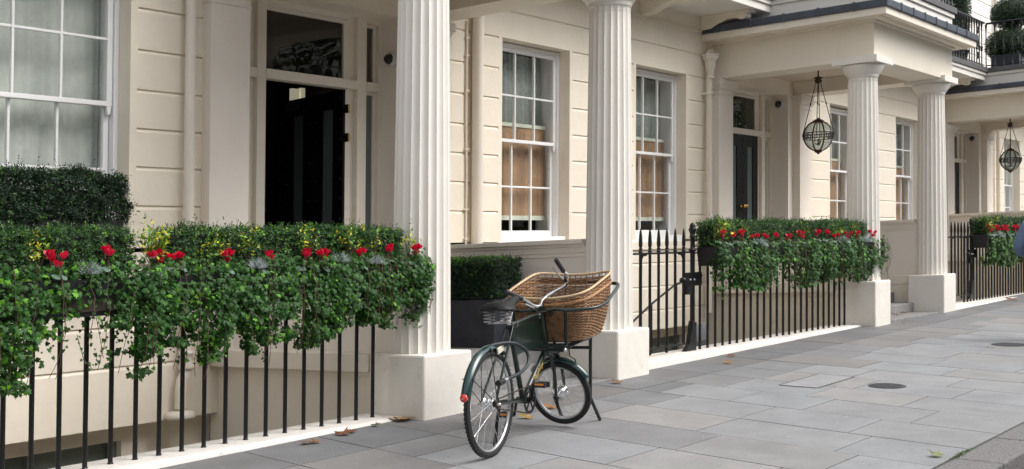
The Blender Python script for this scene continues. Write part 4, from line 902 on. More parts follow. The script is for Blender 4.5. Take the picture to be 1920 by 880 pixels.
tr0 = plane_tree(-9, -8.5, None, 'leafy plane tree across the street mirrored in the leftmost sash window')
for x, w_ in ((3, 'the fanlight over the open door'), (15, 'the open door side light'), (27, 'the sash window right of the first column'), (38, 'the sash window right of the second column'), (49, 'the fanlight of the closed door'), (61, 'the window right of the lantern'), (74, 'the last window of the middle house'), (88, 'the windows of the farthest house')):
    plane_tree(x, -8.5+random.uniform(-.8, .8), tr0, 'leafy plane tree across the street mirrored in '+w_)
# ================================================================== lanterns, security cameras, house number
def lantern(x, y, zc, ztop, lab):
    e = empty('hanging_lantern', (x, y, zc), lab, 'lantern', 'globe lanterns hanging in the porches'); r = .235
    g = MB(); g.lathe([(r*math.sin(t), -r*math.cos(t)) for t in np.linspace(.12, PI-.12, 17)], (x, y, zc), 28); g.build('glass_globe', glass('lantern glass', (.66, .70, .69), 1.7), e)
    b = MB()
    for zz in (.042, -.042): b.lathe([(r-.002, zz-.006), (r+.006, zz-.006), (r+.006, zz+.006), (r-.002, zz+.006), (r-.002, zz-.006)], (x, y, zc), 32)
    b.lathe([(r+.001, -.004), (r+.005, -.004), (r+.005, .004), (r+.001, .004), (r+.001, -.004)], (x, y, zc), 32)
    for k in range(20):
        a = 2*PI*k/20; b.obox((x+r*math.cos(a), y+r*math.sin(a), zc), (.003*math.cos(a), .003*math.sin(a), 0), (-.006*math.sin(a), .006*math.cos(a), 0), (0, 0, .04))
    b.build('pierced_band', BRONZE, e)
    b = MB()
    for k in range(4):
        a = PI/4+k*PI/2; pts = [(x+r*1.01*math.sin(t)*math.cos(a), y+r*1.01*math.sin(t)*math.sin(a), zc-r*1.01*math.cos(t)) for t in np.linspace(.15, PI-.15, 14)]; b.tube(pts, .0115, 6)
    b.build('rib', BRONZE, e)
    b = MB(); b.lathe([(.001, -.055), (.02, -.05), (.02, -.035), (.055, -.02), (.065, 0), (.05, .012)], (x, y, zc-r), 18); b.lathe([(.09, -.03), (.085, .0), (.05, .02), (.03, .03), (.012, .045), (.001, .05)], (x, y, zc+r), 18); b.build('end_cap', BRONZE, e)
    b = MB(); zk = ztop-.24
    for k in range(4):
        a = k*PI/2+.3; p0 = Vector((x+.245*math.cos(a), y+.245*math.sin(a), zc)); p1 = Vector((x+.035*math.cos(a), y+.035*math.sin(a), zk)); b.tube([p0, p1], .006, 6); m = p0.lerp(p1, .6); b.lathe([(.006, -.02), (.013, -.005), (.013, .005), (.006, .02)], m, 8)
    b.build('hanging_rod', BRONZE, e)
    b = MB(); b.lathe([(.012, -.02), (.05, 0), (.062, .03), (.035, .05), (.08, .07), (.03, .085), (.012, .095), (.012, .19), (.02, .195), (.045, .235), (.045, .24)], (x, y, zk), 14, smooth=True); b.build('crown_hook', BRONZE, e)
    b = MB(); b.lathe([(.01, -.1), (.03, -.09), (.03, -.08), (.012, -.07), (.012, .0)], (x, y, zc-.05), 10)
    for k in range(3):
        a = k*2.09; b.tube([(x, y, zc-.12), (x+.05*math.cos(a), y+.05*math.sin(a), zc-.12), (x+.06*math.cos(a), y+.06*math.sin(a), zc-.06)], .006, 6)
    b.build('candle_holder', BRONZE, e)
lantern(18.04, 7.75, 1.75, 2.83, 'globe lantern hanging on rods in the middle porch')
lantern(28.69, 7.75, 1.83, 2.83, 'globe lantern hanging in the farthest porch at the right edge')
def seccam(x, y, z, lab):
    e = empty('security_camera', (x, y, z), lab, 'security camera', 'security cameras beside the front doors')
    b = MB(); b.lathe([(.085, 0), (.085, .02), (.075, .045), (.06, .06)], (x, y, z), 24, axis=(-1, 0, 0)); b.build('housing', CAMW, e)
    b = MB(); b.lathe([(.058, .055), (.055, .075), (.04, .10), (.02, .112), (.001, .115)], (x, y, z), 20, axis=(-1, 0, 0)); b.build('dome', CAMB, e)
seccam(9.556, 8.90, 2.17, 'round security camera beside the open door, left of the first column')
seccam(19.122, 8.90, 2.45, 'round security camera beside the closed door in the middle porch')
seccam(29.77, 8.90, 2.48, 'round security camera in the farthest porch')
def text(body, name, m, parent, loc, rot, size, ext=.002, **kw):
    c = bpy.data.curves.new(name, 'FONT'); c.body = body; c.size = size; c.extrude = ext; c.align_x = 'CENTER'; c.align_y = 'CENTER'
    for k, v in kw.items(): setattr(c, k, v)
    tmp = bpy.data.objects.new('tmp', c); scene.collection.objects.link(tmp); dg = bpy.context.evaluated_depsgraph_get()
    me = bpy.data.meshes.new_from_object(tmp.evaluated_get(dg)); bpy.data.objects.remove(tmp)
    me.materials.clear(); me.materials.append(m); o = bpy.data.objects.new(name, me); scene.collection.objects.link(o)
    o.parent = parent; o.location = loc; o.rotation_euler = rot; return o
nm = text('8', 'house_number', IRON, None, S((9.552, 8.80, 1.98)), (R(90), 0, R(-90)), .16, .006)
tag(nm, 'black figure eight on the porch wall below the camera, half hidden by the first column', 'house number')

# ================================================================== balcony railings and topiary
def balc_rail(pts, lab, loc):
    e = empty('balcony_railing', loc, lab, 'railing', 'black iron balcony railings'); z0, z1 = 3.765, 4.73
    b = MB(); b.tube([(p[0], p[1], z1) for p in pts], .022, 8); b.tube([(p[0], p[1], z0+.05) for p in pts], .012, 6); b.build('top_rail', IRON, e)
    pn = MB(); cnt = 0
    for (a, c) in zip(pts[:-1], pts[1:]):
        L = math.hypot(c[0]-a[0], c[1]-a[1]); n = max(1, int(L/.17))
        for i in range(n):
            t = i/n; x, y = a[0]+(c[0]-a[0])*t, a[1]+(c[1]-a[1])*t; d = ((c[0]-a[0])/L, (c[1]-a[1])/L); cnt += 1
            if cnt <= 95:
                b = MB(); zz = z0+.38; b.lathe([(.03, 0), (.03, .015), (.014, .03), (.012, .2), (.012, .33), (.026, .35), (.026, .37), (.016, .385), (.028, .40), (.028, .42), (.012, .45), (.012, .80), (.02, .88), (.028, .93), (.02, .95)], (x, y, z0), 8); b.build('baluster', IRON, e)
            if i % 6 == 3:
                for zc in (z0+.22, z0+.5, z0+.76):
                    for s in (-1, 1):
                        q = [(x+d[0]*(.085+s*.045*math.cos(t2)*(1-t2/9)), y+d[1]*(.085+s*.045*math.cos(t2)*(1-t2/9)), zc+s*.09*math.sin(t2)*(1-t2/9)) for t2 in np.linspace(0, 5.5, 14)]; pn.tube(q, .008, 5)
    pn.build('scroll_panel', IRON, e); return e
balc_rail([(16.52, 6.18), (19.78, 6.18)], 'black iron balcony railing on the roof of the middle porch', (18, 6.2, 3.77))
balc_rail([(19.80, 7.84), (27.05, 7.84)], 'black iron balcony railing between the middle and the farthest porch', (23, 7.84, 3.77))
balc_rail([(27.19, 7.84), (27.19, 6.2), (30.4, 6.2)], 'black iron balcony railing turning forward on the farthest porch roof', (28, 6.5, 3.77))
balc_rail([(10.5, 7.84), (16.5, 7.84)], 'black iron balcony railing above the first two sash windows', (13, 7.84, 3.77))
def ball(e, c, rx, rz, n, lf, seed, shape='ball'):
    D = norm(RNG.normal(size=(n, 3))); P = np.array(c)+D*np.array([rx, rx, rz])*(1-RNG.random((n, 1))**2*.12+.05*vnoise(D, 5, seed)[:, None])
    p, nn, t, s, idx = sprigs(P, D, np.full(n, .04), 2, lf=lf); leaves('foliage', p, nn, t, s, green_tint(n, (.018, .05, .018), (.06, .13, .03), .12)[idx], 'oval', BOXM, e)
    b = MB(); b.lathe([(rx*.9*math.sin(t), -rz*.9*math.cos(t)) for t in np.linspace(.02, PI-.02, 10)], c, 14); b.build('twig_core', CORE, e)
t1 = empty('cloud_topiary', (28.25, 7.6, 3.95), 'two-ball clipped topiary on the farthest porch roof, top right', 'topiary')
ball(t1, (28.22, 7.6, 5.06), .40, .33, 1500, .035, 1); ball(t1, (28.2, 7.6, 4.36), .52, .36, 2000, .035, 2)
b = MB(); b.tube([(28.2, 7.6, 3.9), (28.22, 7.6, 5.0)], .03, 8); b.build('trunk', STEM, t1)
tp = empty('planter', (28.2, 7.6, 3.77), 'dark planter behind the balcony railing under the two-ball topiary', 'planter'); b = MB(); b.box(27.75, 28.9, 7.3, 7.9, 3.77, 4.1); b.build('box', PLANTER, tp, bevel=.01)
t2 = empty('column_topiary', (26.5, 8.25, 3.8), 'tall dark clipped column tree on the balcony between the porches', 'topiary')
ball(t2, (26.5, 8.25, 4.95), .26, 1.0, 2400, .035, 3); b = MB(); b.tube([(26.5, 8.25, 3.8), (26.5, 8.25, 4.6)], .03, 8); b.build('trunk', STEM, t2)
tp = empty('planter', (26.5, 8.25, 3.77), 'dark pot under the clipped column tree on the balcony', 'planter'); b = MB(); b.lathe([(.18, 0), (.24, .3), (.26, .31), (.26, .34), (.2, .34)], (26.5, 8.25, 3.77), 16); b.build('pot', PLANTER, tp)
# ================================================================== pavement details
def cover(x, y, r, lab):
    o = empty('manhole_cover', (x, y, gz(x, y)), lab, 'manhole cover', 'round iron covers in the pavement'); b = MB(); n = 40
    vs = [(x+r*math.cos(2*PI*k/n), y+r*math.sin(2*PI*k/n)) for k in range(n)]
    b.add([(a, c, gz(a, c)+.005) for a, c in vs]+[(a, c, gz(a, c)-.01) for a, c in vs], [tuple(range(n))]+[(k, (k+1) % n, n+(k+1) % n, n+k) for k in range(n)]); b.build('lid', MANH, o)
    b = MB()
    for i in range(-5, 6):
        for j in range(-5, 6):
            a, c = x+i*r/5.6, y+j*r/5.6
            if math.hypot(a-x, c-y) < r*.85: b.add([(a+dx*r*.06, c+dy*r*.06, gz(a, c)+.0075) for dx, dy in ((-1, -1), (1, -1), (1, 1), (-1, 1))]+[(a+dx*r*.07, c+dy*r*.07, gz(a, c)+.004) for dx, dy in ((-1, -1), (1, -1), (1, 1), (-1, 1))], [(0, 1, 2, 3), (0, 4, 5, 1), (1, 5, 6, 2), (2, 6, 7, 3), (3, 7, 4, 0)])
    b.build('tread_stud', MANH, o)
    b = MB(); m = 40; ring = []
    for rr, dz in ((r*1.0, .0055), (r*.93, .008), (r*.88, .0055)): ring += [(x+rr*math.cos(2*PI*k/m), y+rr*math.sin(2*PI*k/m), gz(x+rr*math.cos(2*PI*k/m), y+rr*math.sin(2*PI*k/m))+dz) for k in range(m)]
    b.add(ring, [(i*m+k, i*m+(k+1) % m, (i+1)*m+(k+1) % m, (i+1)*m+k) for i in range(2) for k in range(m)]); b.build('rim', MANH, o)
cover(10.80, 3.99, .165, 'round dark iron cover in the pavement right of the square slab cover')
cover(14.95, 4.06, .2, 'round dark iron cover farther along at the right edge')
sc_ = empty('slab_cover', (10.8, 4.64, gz(10.8, 4.64)), 'rectangular inset slab cover outlined by a dark frame in the pavement', 'slab cover')
b = MB(); q = [(10.32, 4.82), (10.33, 4.44), (11.24, 4.46), (11.27, 4.84)]
cx_, cy_ = 10.8, 4.64; qi = [(cx_+(a-cx_)*.965, cy_+(c-cy_)*.93) for a, c in q]
b.add([(a, c, gz(a, c)+.004) for a, c in q+qi], [(0, 1, 5, 4), (1, 2, 6, 5), (2, 3, 7, 6), (3, 0, 4, 7)]); b.build('frame', MORT, sc_)
npmesh('slab', [(a, c, gz(a, c)+.0035) for a, c in qi], np.array([(0, 1, 2, 3)]), YORK, sc_, tint=np.array([(.26, .262, .27)]))
LP = [(6.97, 6.33, .19, 'large tan plane leaf at the corner of the first plinth', (.40, .22, .09), 2.2), (6.64, 6.33, .07, 'small green-brown leaf by the coping left of the first plinth', (.10, .13, .05), .6), (6.24, 6.27, .13, 'curled brown leaf on the pavement at the nearest coping', (.24, .10, .04), .4), (6.36, 6.28, .08, 'small curled brown leaf touching the larger curled one', (.2, .09, .04), 2), (5.86, 6.22, .10, 'dry brown leaf at the coping, the leftmost of the row', (.26, .13, .06), 1.2), (5.93, 6.21, .08, 'second dry leaf overlapping the leftmost one', (.3, .16, .08), 3),
      (9.60, 6.10, .11, 'curled brown and yellow leaf below the second plinth', (.30, .15, .06), .3), (11.56, 5.95, .10, 'tan leaf on the pavement before the middle gate', (.36, .20, .08), 1.9), (12.1, 6.2, .09, 'small brown leaf by the coping of the gate', (.22, .10, .05), 1), (7.84, 2.565, .10, 'pale green plane leaf near the kerb at the bottom right', (.30, .33, .14), 1.5), (14.15, 6.48, .10, 'brown leaf lying on the middle coping between two bars', (.30, .13, .05), 1), (8.05, 5.75, .15, 'orange-brown leaf behind the bicycle front wheel', (.42, .18, .05), 1), (7.55, 5.62, .11, 'yellow leaf under the bicycle between its wheels', (.5, .33, .08), .2),
      (22.6, 6.10, .2, 'brown leaf at the foot of the farthest coping', (.26, .11, .06), 1), (22.35, 5.95, .12, 'pale leaf on the pavement near the farthest coping', (.4, .24, .12), 2), (18.6, 6.6, .12, 'dark brown leaf on the step of the middle porch', (.15, .06, .03), 1), (18.1, 6.55, .12, 'brown leaf on the step of the middle porch, the left one', (.22, .1, .05), 2.5), (17.0, 6.05, .07, 'tiny tan leaf below the step of the middle porch', (.4, .24, .1), 1)]
for x, y, s, lab, col, rz in LP:
    zt = gz(x, y)+.004
    if 'lying on the middle coping' in lab: zt = -1.076
    if 'on the step' in lab: zt = gz(18.43, 6.2)+.034
    P = np.array([(0., 0, .012)]); N = norm(np.array([(random.uniform(-.25, .25), random.uniform(-.25, .1), 1.)])); T = np.array([(math.cos(rz), math.sin(rz), .0)])
    o = leaves('fallen_leaf', P, N, T, np.array([s*.95]), .72*np.array([col]), 'maple', DEADL, shear=False)
    me = o.data
    for v in me.vertices: r_ = math.hypot(v.co.x, v.co.y)/s; v.co.z += s*.30*r_*r_*(.6+.4*math.sin(5*math.atan2(v.co.y, v.co.x)))
    o.location = S((x, y, zt)); tag(o, lab, 'leaf', 'fallen leaves on the pavement')
# moss at kerb
n = 170; xx = 8.0+.12*RNG.normal(size=n); P = np.stack([xx, YK1+.012*RNG.normal(size=n), gz(xx, YK1)+.006], 1); N = norm(RNG.normal(size=(n, 3))*.5+np.array([0, 0, 1.])); T = RNG.normal(size=(n, 3))
tag(leaves('weed_patch', P, N, T, np.full(n, .014), green_tint(n, (.05, .10, .02), (.1, .18, .03), .3), 'oval', BOXM, loc=(8.05, YK1, gz(8.05, YK1))), 'green weeds growing in the joint between slabs and kerb', 'weeds', kind='stuff')
# ================================================================== the delivery bicycle
TEAL = mat('teal mudguard enamel', (.006, .034, .034), .24, var=.12, vscale=7, coat=.4, spec=.6)
BO = (6.16, 4.894); BAZ = R(12.5); BG = gz(*BO)
TU = KX*math.cos(BAZ)+KY*math.sin(BAZ); TV = -KX*math.sin(BAZ)+KY*math.cos(BAZ)
def bp(u, v, w): return Vector((u, v, w+TU*u+TV*v))
bike = empty('delivery_bicycle', S((BO[0], BO[1], BG)), 'dark green delivery bicycle on its stand with the front wheel turned', 'bicycle', rz=BAZ, shear=False)
def bt_(path, r, name, m, parent=bike, n=10, **k):
    b = MB(); b.tube([bp(*p) for p in path], r, n, **k); return b.build(name, m, parent, shear=False)
def crv(pts, n=6):       # Catmull-Rom through control points
    P = [Vector(p) for p in pts]; P = [2*P[0]-P[1]]+P+[2*P[-1]-P[-2]]; o = []
    for i in range(1, len(P)-2):
        for k in range(n):
            t = k/n; o.append(.5*((2*P[i])+(-P[i-1]+P[i+1])*t+(2*P[i-1]-5*P[i]+4*P[i+1]-P[i+2])*t*t+(-P[i-1]+3*P[i]-3*P[i+1]+P[i+2])*t**3))
    o.append(P[-2]); return o
def wheel(c, nrm, Ro, up, hubr, hubw, nsp=32):
    c = Vector(c); nrm = Vector(nrm).normalized(); up = (Vector(up)-nrm*Vector(up).dot(nrm)).normalized(); e1 = up.cross(nrm)
    tr = .0225
    b = MB(); b.lathe([(Ro-tr+tr*math.cos(t), .9*tr*math.sin(t)) for t in np.linspace(0, 2*PI, 15)], c, 72, axis=nrm)
    for k in range(72):           # tread blocks
        a = 2*PI*k/72
        for s in (-1, 1):
            d = (math.cos(a)*e1+math.sin(a)*up); tg = (-math.sin(a)*e1+math.cos(a)*up)
            b.obox(c+d*(Ro-.004)+nrm*s*.009, d*.0028, (tg*.010+nrm*s*.003), nrm*.0055)
    root = b.build('wheel', RUB, bike, shear=False)
    b = MB(); rr = Ro-.046; b.lathe([(rr+.014, -.014), (rr+.016, -.013), (rr+.004, -.012), (rr-.006, -.006), (rr-.006, .006), (rr+.004, .012), (rr+.016, .013), (rr+.014, .014), (rr+.014, -.014)], c, 72, axis=nrm); b.build('rim', ALU, root, shear=False)
    b = MB()
    for k in range(nsp):
        a = 2*PI*(k+.5)/nsp; s = 1 if k % 2 else -1; a2 = a+(.62 if (k//2) % 2 else -.62)
        p0 = c+(math.cos(a2)*e1+math.sin(a2)*up)*hubr*.8+nrm*s*hubw*.42; p1 = c+(math.cos(a)*e1+math.sin(a)*up)*(rr-.004); b.tube([p0, p1], .0013, 4, cap=False)
        b.tube([p1, p1+(p0-p1).normalized()*.014], .0028, 5)
    b.build('spoke', STEEL, root, shear=False)
    b = MB(); h = hubw/2
    b.lathe([(.006, -h-.045), (.009, -h-.044), (.009, -h-.02), (.02, -h-.018), (.02, -h-.004), (hubr*.9, -h), (hubr, -h+.004), (hubr, -h+.010), (hubr*.86, -h+.013), (hubr*.84, -.004), (hubr*.88, -.002), (hubr*.88, .004), (hubr*.82, .006), (hubr*.80, h-.013), (hubr*.95, h-.01), (hubr*.95, h-.003), (hubr*.7, h), (.02, h+.006), (.009, h+.02), (.009, h+.04), (.004, h+.042)], c, 28, axis=nrm)
    b.build('hub', STEEL, root, shear=False); return root
def guard(c, nrm, up, Rg, a0, a1, wd, parent=bike, name='mudguard'):
    c = Vector(c); nrm = Vector(nrm).normalized(); up = (Vector(up)-nrm*Vector(up).dot(nrm)).normalized(); e1 = up.cross(nrm); n = 40; pr = [(-wd/2, -.016), (-wd/2+.004, -.009), (-wd*.3, .002), (-wd*.08, .009), (wd*.08, .009), (wd*.3, .002), (wd/2-.004, -.009), (wd/2, -.016)]
    vs = []; m = len(pr)
    for i in range(n+1):
        a = R(a0+(a1-a0)*i/n); d = math.cos(a)*e1+math.sin(a)*up
        for q, h in pr: vs.append(c+d*(Rg+h)+nrm*q)
    b = MB(); b.add(vs, [(i*m+k, i*m+k+1, (i+1)*m+k+1, (i+1)*m+k) for i in range(n) for k in range(m-1)], True)
    o = b.build(name, TEAL, parent, shear=False, fixn=False); sd_ = o.modifiers.new('solid', 'SOLIDIFY'); sd_.thickness = .0015; return o
RC = bp(.045, 0, .347); rw = wheel(RC, (0, -1, 0), .345, (0, 0, 1), .045, .075)
# e1 = up x nrm : for nrm=-Y, up=Z gives +X (forward)
g = guard(RC, (0, -1, 0), (0, 0, 1), .372, 168, 52, .066)
b = MB()
for s in (-1, 1):
    for ang in (150, 100): b.tube([RC+Vector((0, s*.058, 0)), RC+Vector((.372*math.cos(R(ang)), s*.033, .372*math.sin(R(ang))))], .0032, 6)
b.build('guard_stay', GREEN, g, shear=False)
rf = MB(); pr = RC+Vector((-.37, -.006, .07)); rf.lathe([(.0, 0), (.025, .0), (.025, .014), (.020, .019), (.001, .020)], pr, 22, axis=(-1, 0, .08)); rf.build('tail_reflector', REFL, bike, shear=False)
bt_([(-.32, 0, .43), (-.345, -.005, .42)], .007, 'reflector_bolt', ALU)
# frame tubes
fr = MB()
def ft(path, r, n=12): fr.tube([bp(*p) for p in path], r, n)
ft([(.56, 0, .31), (.338, 0, .84)], .0185); ft([(.345, 0, .83), (.885, 0, .885)], .017); ft([(.955, 0, .625), (.56, 0, .31)], .0195); ft([(.862, 0, .935), (.965, 0, .60)], .0235)
for s in (-1, 1):
    ft([(.345, s*.022, .825), (.05, s*.05, .40), (.045, s*.058, .347)], .0085); ft([(.56, s*.03, .31), (.3, s*.045, .33), (.045, s*.058, .347)], .010)
fr.lathe([(.024, -.04), (.024, .04)], bp(.56, 0, .31), 16, axis=(0, 1, 0))
for t in ((.862, .935), (.872, .905), (.955, .63), (.965, .60)): fr.lathe([(.0265, -.007), (.0285, 0), (.0265, .007)], bp(t[0], 0, t[1]), 16, axis=(.3, 0, -.95))
frame = fr.build('frame', GREEN, bike, shear=False)
pn = MB()
q = [bp(.385, 0, .812), bp(.868, 0, .862), bp(.925, 0, .665), bp(.455, 0, .625)]
n_ = Vector((0, .006, 0)); pn.add([a-n_ for a in q]+[a+n_ for a in q], [(0, 1, 2, 3), (7, 6, 5, 4), (0, 4, 5, 1), (1, 5, 6, 2), (2, 6, 7, 3), (3, 7, 4, 0)]); pn.build('sign_panel', GREEN, bike, shear=False, bevel=.002)
b = MB()
for u, w in ((.42, .845), (.80, .88)): b.tube([bp(u, -.014, w), bp(u, -.03, w)], .006, 8); b.tube([bp(u, -.02, w-.03), bp(u, -.02, w+.006)], .004, 6)
b.build('panel_clip', ALU, bike, shear=False)
d0, d1 = bp(.86, 0, .546), bp(.70, 0, .42); dd = (d0-d1).normalized()
lt = text('Pashley', 'lettering', GOLD, frame, (0, 0, 0), (0, 0, 0), .062, .0006, shear=.35)
X_ = dd; Z_ = Vector((0, -1, 0)); Z_ = (Z_-X_*Z_.dot(X_)).normalized(); Z_ = (Z_*math.cos(.1)+X_.cross(Z_)*0).normalized(); Y_ = Z_.cross(X_)
lt.matrix_local = Matrix((X_, Y_, Z_)).transposed().to_4x4(); lt.location = (d0+d1)/2+Vector((0, -.0215, 0))
# seat
bt_([(.338, 0, .83), (.312, 0, .925)], .0125, 'seat_post', STEEL)
bt_([(.33, -.035, .852), (.33, .035, .852)], .006, 'seat_clamp', STEEL)
sb_ = MB(); ringn = 18; st = []
for i, (u, wd, z, th) in enumerate(((.075, .06, .957, .012), (.09, .10, .965, .030), (.13, .125, .966, .036), (.18, .122, .964, .038), (.24, .092, .966, .036), (.30, .058, .972, .036), (.36, .040, .984, .036), (.42, .030, 1.0, .030), (.455, .021, 1.002, .022), (.47, .008, .998, .010))):
    for k in range(ringn):
        a = 2*PI*k/ringn; y = wd*math.cos(a); zz = th*math.sin(a)*(1 if math.sin(a) > 0 else .75)-.35*(y*y)/max(wd, .02)*.6
        st.append(bp(u, y, z+zz))
sb_.add(st, [(i*ringn+k, i*ringn+(k+1) % ringn, (i+1)*ringn+(k+1) % ringn, (i+1)*ringn+k) for i in range(9) for k in range(ringn)], True); sb_.add(st[:ringn], [tuple(range(ringn))]); sb_.add(st[-ringn:], [tuple(range(ringn))])
sad = sb_.build('saddle', LEATH, bike, shear=False)
b = MB()
for s in (-1, 1):
    b.tube([bp(.155+.030*math.cos(t), s*.060+.036*math.sin(t), .862+.075*t/(2*PI*3.5)) for t in np.linspace(0, 2*PI*3.5, 60)], .0036, 6)
    b.tube([bp(.155, s*.06, .858), bp(.25, s*.03, .862), bp(.32, s*.02, .88), bp(.40, 0, .95)], .004, 6)
b.tube([bp(.155, -.07, .858), bp(.155, .07, .858)], .005, 6); b.build('saddle_spring', ALU, sad, shear=False)
b = MB()
for y in (-.07, -.045, .045, .07): b.lathe([(.0, 0), (.009, .0), (.007, .004), (.0, .006)], bp(.098, y, .965), 10, axis=(-1, 0, .3))
b.build('saddle_rivet', STEEL, sad, shear=False)
b = MB(); c = bp(.13, -.034, .69); b.obox(c, (.045, 0, .012), (0, .006, 0), (-.006, 0, .02)); b.build('cream_plate', CREAMP, bike, shear=False, bevel=.003)
# handlebar
HB = [(.57, .016, 1.002), (.64, -.001, .972), (.70, -.027, .942), (.75, -.042, .943), (.82, -.023, .968), (.88, -.018, .988), (.92, -.041, 1.012), (.96, -.086, 1.044), (1.0, -.123, 1.068), (1.0, -.151, 1.106), (.98, -.155, 1.144), (.96, -.139, 1.168)]
def raw(path, r, name, m, parent=bike, n=12): b = MB(); b.tube(path, r, n); return b.build(name, m, parent, shear=False)
hb = raw(crv([bp(*p) for p in HB], 5), .0112, 'handlebar', STEEL)
raw(crv([bp(.45, .081, 1.056), bp(.50, .056, 1.037), bp(.575, .014, 1.0)], 5), .0165, 'grip', GRIPM, hb)
raw(crv([bp(.955, -.137, 1.172), bp(.92, -.122, 1.214), bp(.875, -.108, 1.262)], 5), .0165, 'grip', GRIPM, hb)
b = MB(); b.tube([bp(.905, -.03, 1.0), bp(.94, -.065, 1.028)], .016, 12); b.build('bar_clamp', STEEL, hb, shear=False)
raw(crv([bp(.955, -.15, 1.115), bp(.93, -.13, 1.13), bp(.90, -.105, 1.17), bp(.87, -.085, 1.21)], 5), .0055, 'brake_lever', ALU, hb)
raw([bp(.965, -.15, 1.10), bp(.95, -.143, 1.13)], .013, 'brake_lever', IRON, hb); raw([bp(.60, .0, .968), bp(.66, -.03, .925)], .012, 'brake_lever', IRON, hb)
raw(crv([bp(.66, -.03, .93), bp(.65, -.045, .925), bp(.60, -.045, .94), bp(.55, -.02, .965)], 5), .0055, 'brake_lever', ALU, hb)
raw([bp(.862, 0, .93), bp(.868, -.006, .985)], .013, 'stem', ALU, hb); raw([bp(.88, 0, .915), bp(.875, 0, .945)], .02, 'stem_nut', STEEL, hb)
for P_ in ([(.97, -.15, 1.09), (.99, -.13, 1.0), (.96, -.08, .93), (.93, -.05, .85), (.95, -.05, .72), (1.0, -.08, .60)], [(.66, -.035, .925), (.70, -.05, .90), (.80, -.06, .90), (.88, -.06, .88), (.96, -.06, .78), (.99, -.05, .66)], [(.90, -.06, 1.0), (.96, -.14, .99), (.99, -.17, .95), (.95, -.13, .89), (.88, -.05, .87)]):
    raw(crv([bp(*p) for p in P_], 6), .0028, 'brake_cable', RUB, hb, 6)
# front wheel, turned to the left about the raked steering axis
FC = bp(1.235, 0, .285); fn = Vector((.97, -.03, .28)).normalized(); fup = Vector((-.31, 0, .95))
fw = wheel(FC, fn, .242, fup, .05, .085)
guard(FC, fn, fup, .268, 38, 150, .062)
cr = bp(.972, 0, .592); b = MB(); upv = (fup-fn*fup.dot(fn)).normalized()
top = FC+upv*.285
b.tube([cr+Vector((-.03, 0, .08)), cr], .016, 10)
for s in (-1, 1): b.tube(crv([cr, top*.72+cr*.28+fn*s*.045-upv*.0, FC+upv*.17+fn*s*.066, FC+upv*.06+fn*s*.075, FC+fn*s*.078], 5), [.015]*9+[.0135]*6+[.011]*6, 10)
b.build('fork', GREEN, bike, shear=False)
b = MB(); b.tube([FC+fn*-.085, FC+fn*-.10], .012, 8); b.tube([FC-fn*.08-upv*.0, FC-fn*.08-upv*.10-Vector((.02, .02, 0))], .009, 8); b.build('brake_arm', IRON, bike, shear=False)
# crank, pedals, chain
b = MB(); cc = bp(.56, -.055, .315); b.lathe([(.078, -.003), (.097, -.003), (.097, .003), (.078, .003), (.078, -.003)], cc, 36, axis=(0, 1, 0), smooth=False)
for k in range(5): a = k*2*PI/5+.3; b.tube([cc, cc+Vector((.082*math.cos(a), 0, .082*math.sin(a)))], .006, 6)
b.lathe([(.02, -.012), (.02, .012)], cc, 14, axis=(0, 1, 0)); b.build('chainring', IRON, bike, shear=False)
pA = bp(.505, -.105, .425); pB = bp(.615, .085, .20)
b = MB(); b.tube([cc+Vector((0, -.015, 0)), pA], [.011, .009], 8); b.build('crank', IRON, bike, shear=False)
b = MB(); b.tube([bp(.56, .045, .31), pB], [.011, .009], 8); b.build('crank', IRON, bike, shear=False)
for c, s in ((pA, -1), (pB, 1)):
    b = MB(); m = c+Vector((.0, s*.062, .0)); b.tube([c, m], .006, 8)
    for e in (-1, 1): b.obox(m+Vector((e*.034, 0, 0)), (.014, 0, 0), (0, .042, 0), (0, 0, .018))
    b.obox(m, (.03, 0, 0), (0, .008, 0), (0, 0, .01)); pd = b.build('pedal', RUB, bike, shear=False, bevel=.004)
    q = MB(); q.obox(m+Vector((-.0485, 0, .004)), (.0012, 0, 0), (0, .032, 0), (0, 0, .007)); q.build('pedal_reflector', ORNG, pd, shear=False)
b = MB(); hc = bp(.045, -.055, .347)
for s in (-1, 1): b.tube([hc+Vector((0, 0, s*.03)), cc+Vector((0, 0, s*.095))], .0045, 6)
b.lathe([(.012, -.003), (.032, -.003), (.032, .003), (.012, .003)], hc, 20, axis=(0, 1, 0)); b.build('chain', mat('oily chain', (.06, .04, .03), .5, metal=.6), bike, shear=False)
b = MB(); b.tube([bp(.30, .05, .32), bp(.36, .10, .16), bp(.40, .13, .015)], [.012, .012, .016], 8); b.build('prop_stand', IRON, bike, shear=False)
# carrier and its stand
cv = crv([bp(*p) for p in [(.868, -.01, .905), (.84, -.07, .900), (.825, -.13, .912), (.845, -.21, .905), (.885, -.31, .908), (.96, -.385, .918), (1.08, -.41, .945), (1.25, -.395, .995), (1.40, -.38, 1.04), (1.48, -.35, 1.06), (1.52, -.28, 1.07), (1.55, .2, 1.10), (1.53, .33, 1.10), (1.45, .37, 1.07), (1.1, .38, .98), (.95, .34, .93), (.87, .2, .905), (.865, .05, .905)]], 5)
car = raw(cv, .0125, 'carrier_frame', GREEN)
b = MB()
for v in (-.20, .20): b.tube([bp(.838, v, .905), bp(.85, v, .66)], .0125, 10)
b.tube([bp(.85, -.20, .655), bp(.85, .20, .655)], .010, 8)
b.tube([bp(.90, -.12, .612), bp(1.15, -.2, .672)], .013, 8); b.tube([bp(.90, .12, .612), bp(1.15, .2, .672)], .013, 8)
for v in (-.15, .14): b.tube([bp(.95, v, .650), bp(1.46, v, .668)], .011, 8)
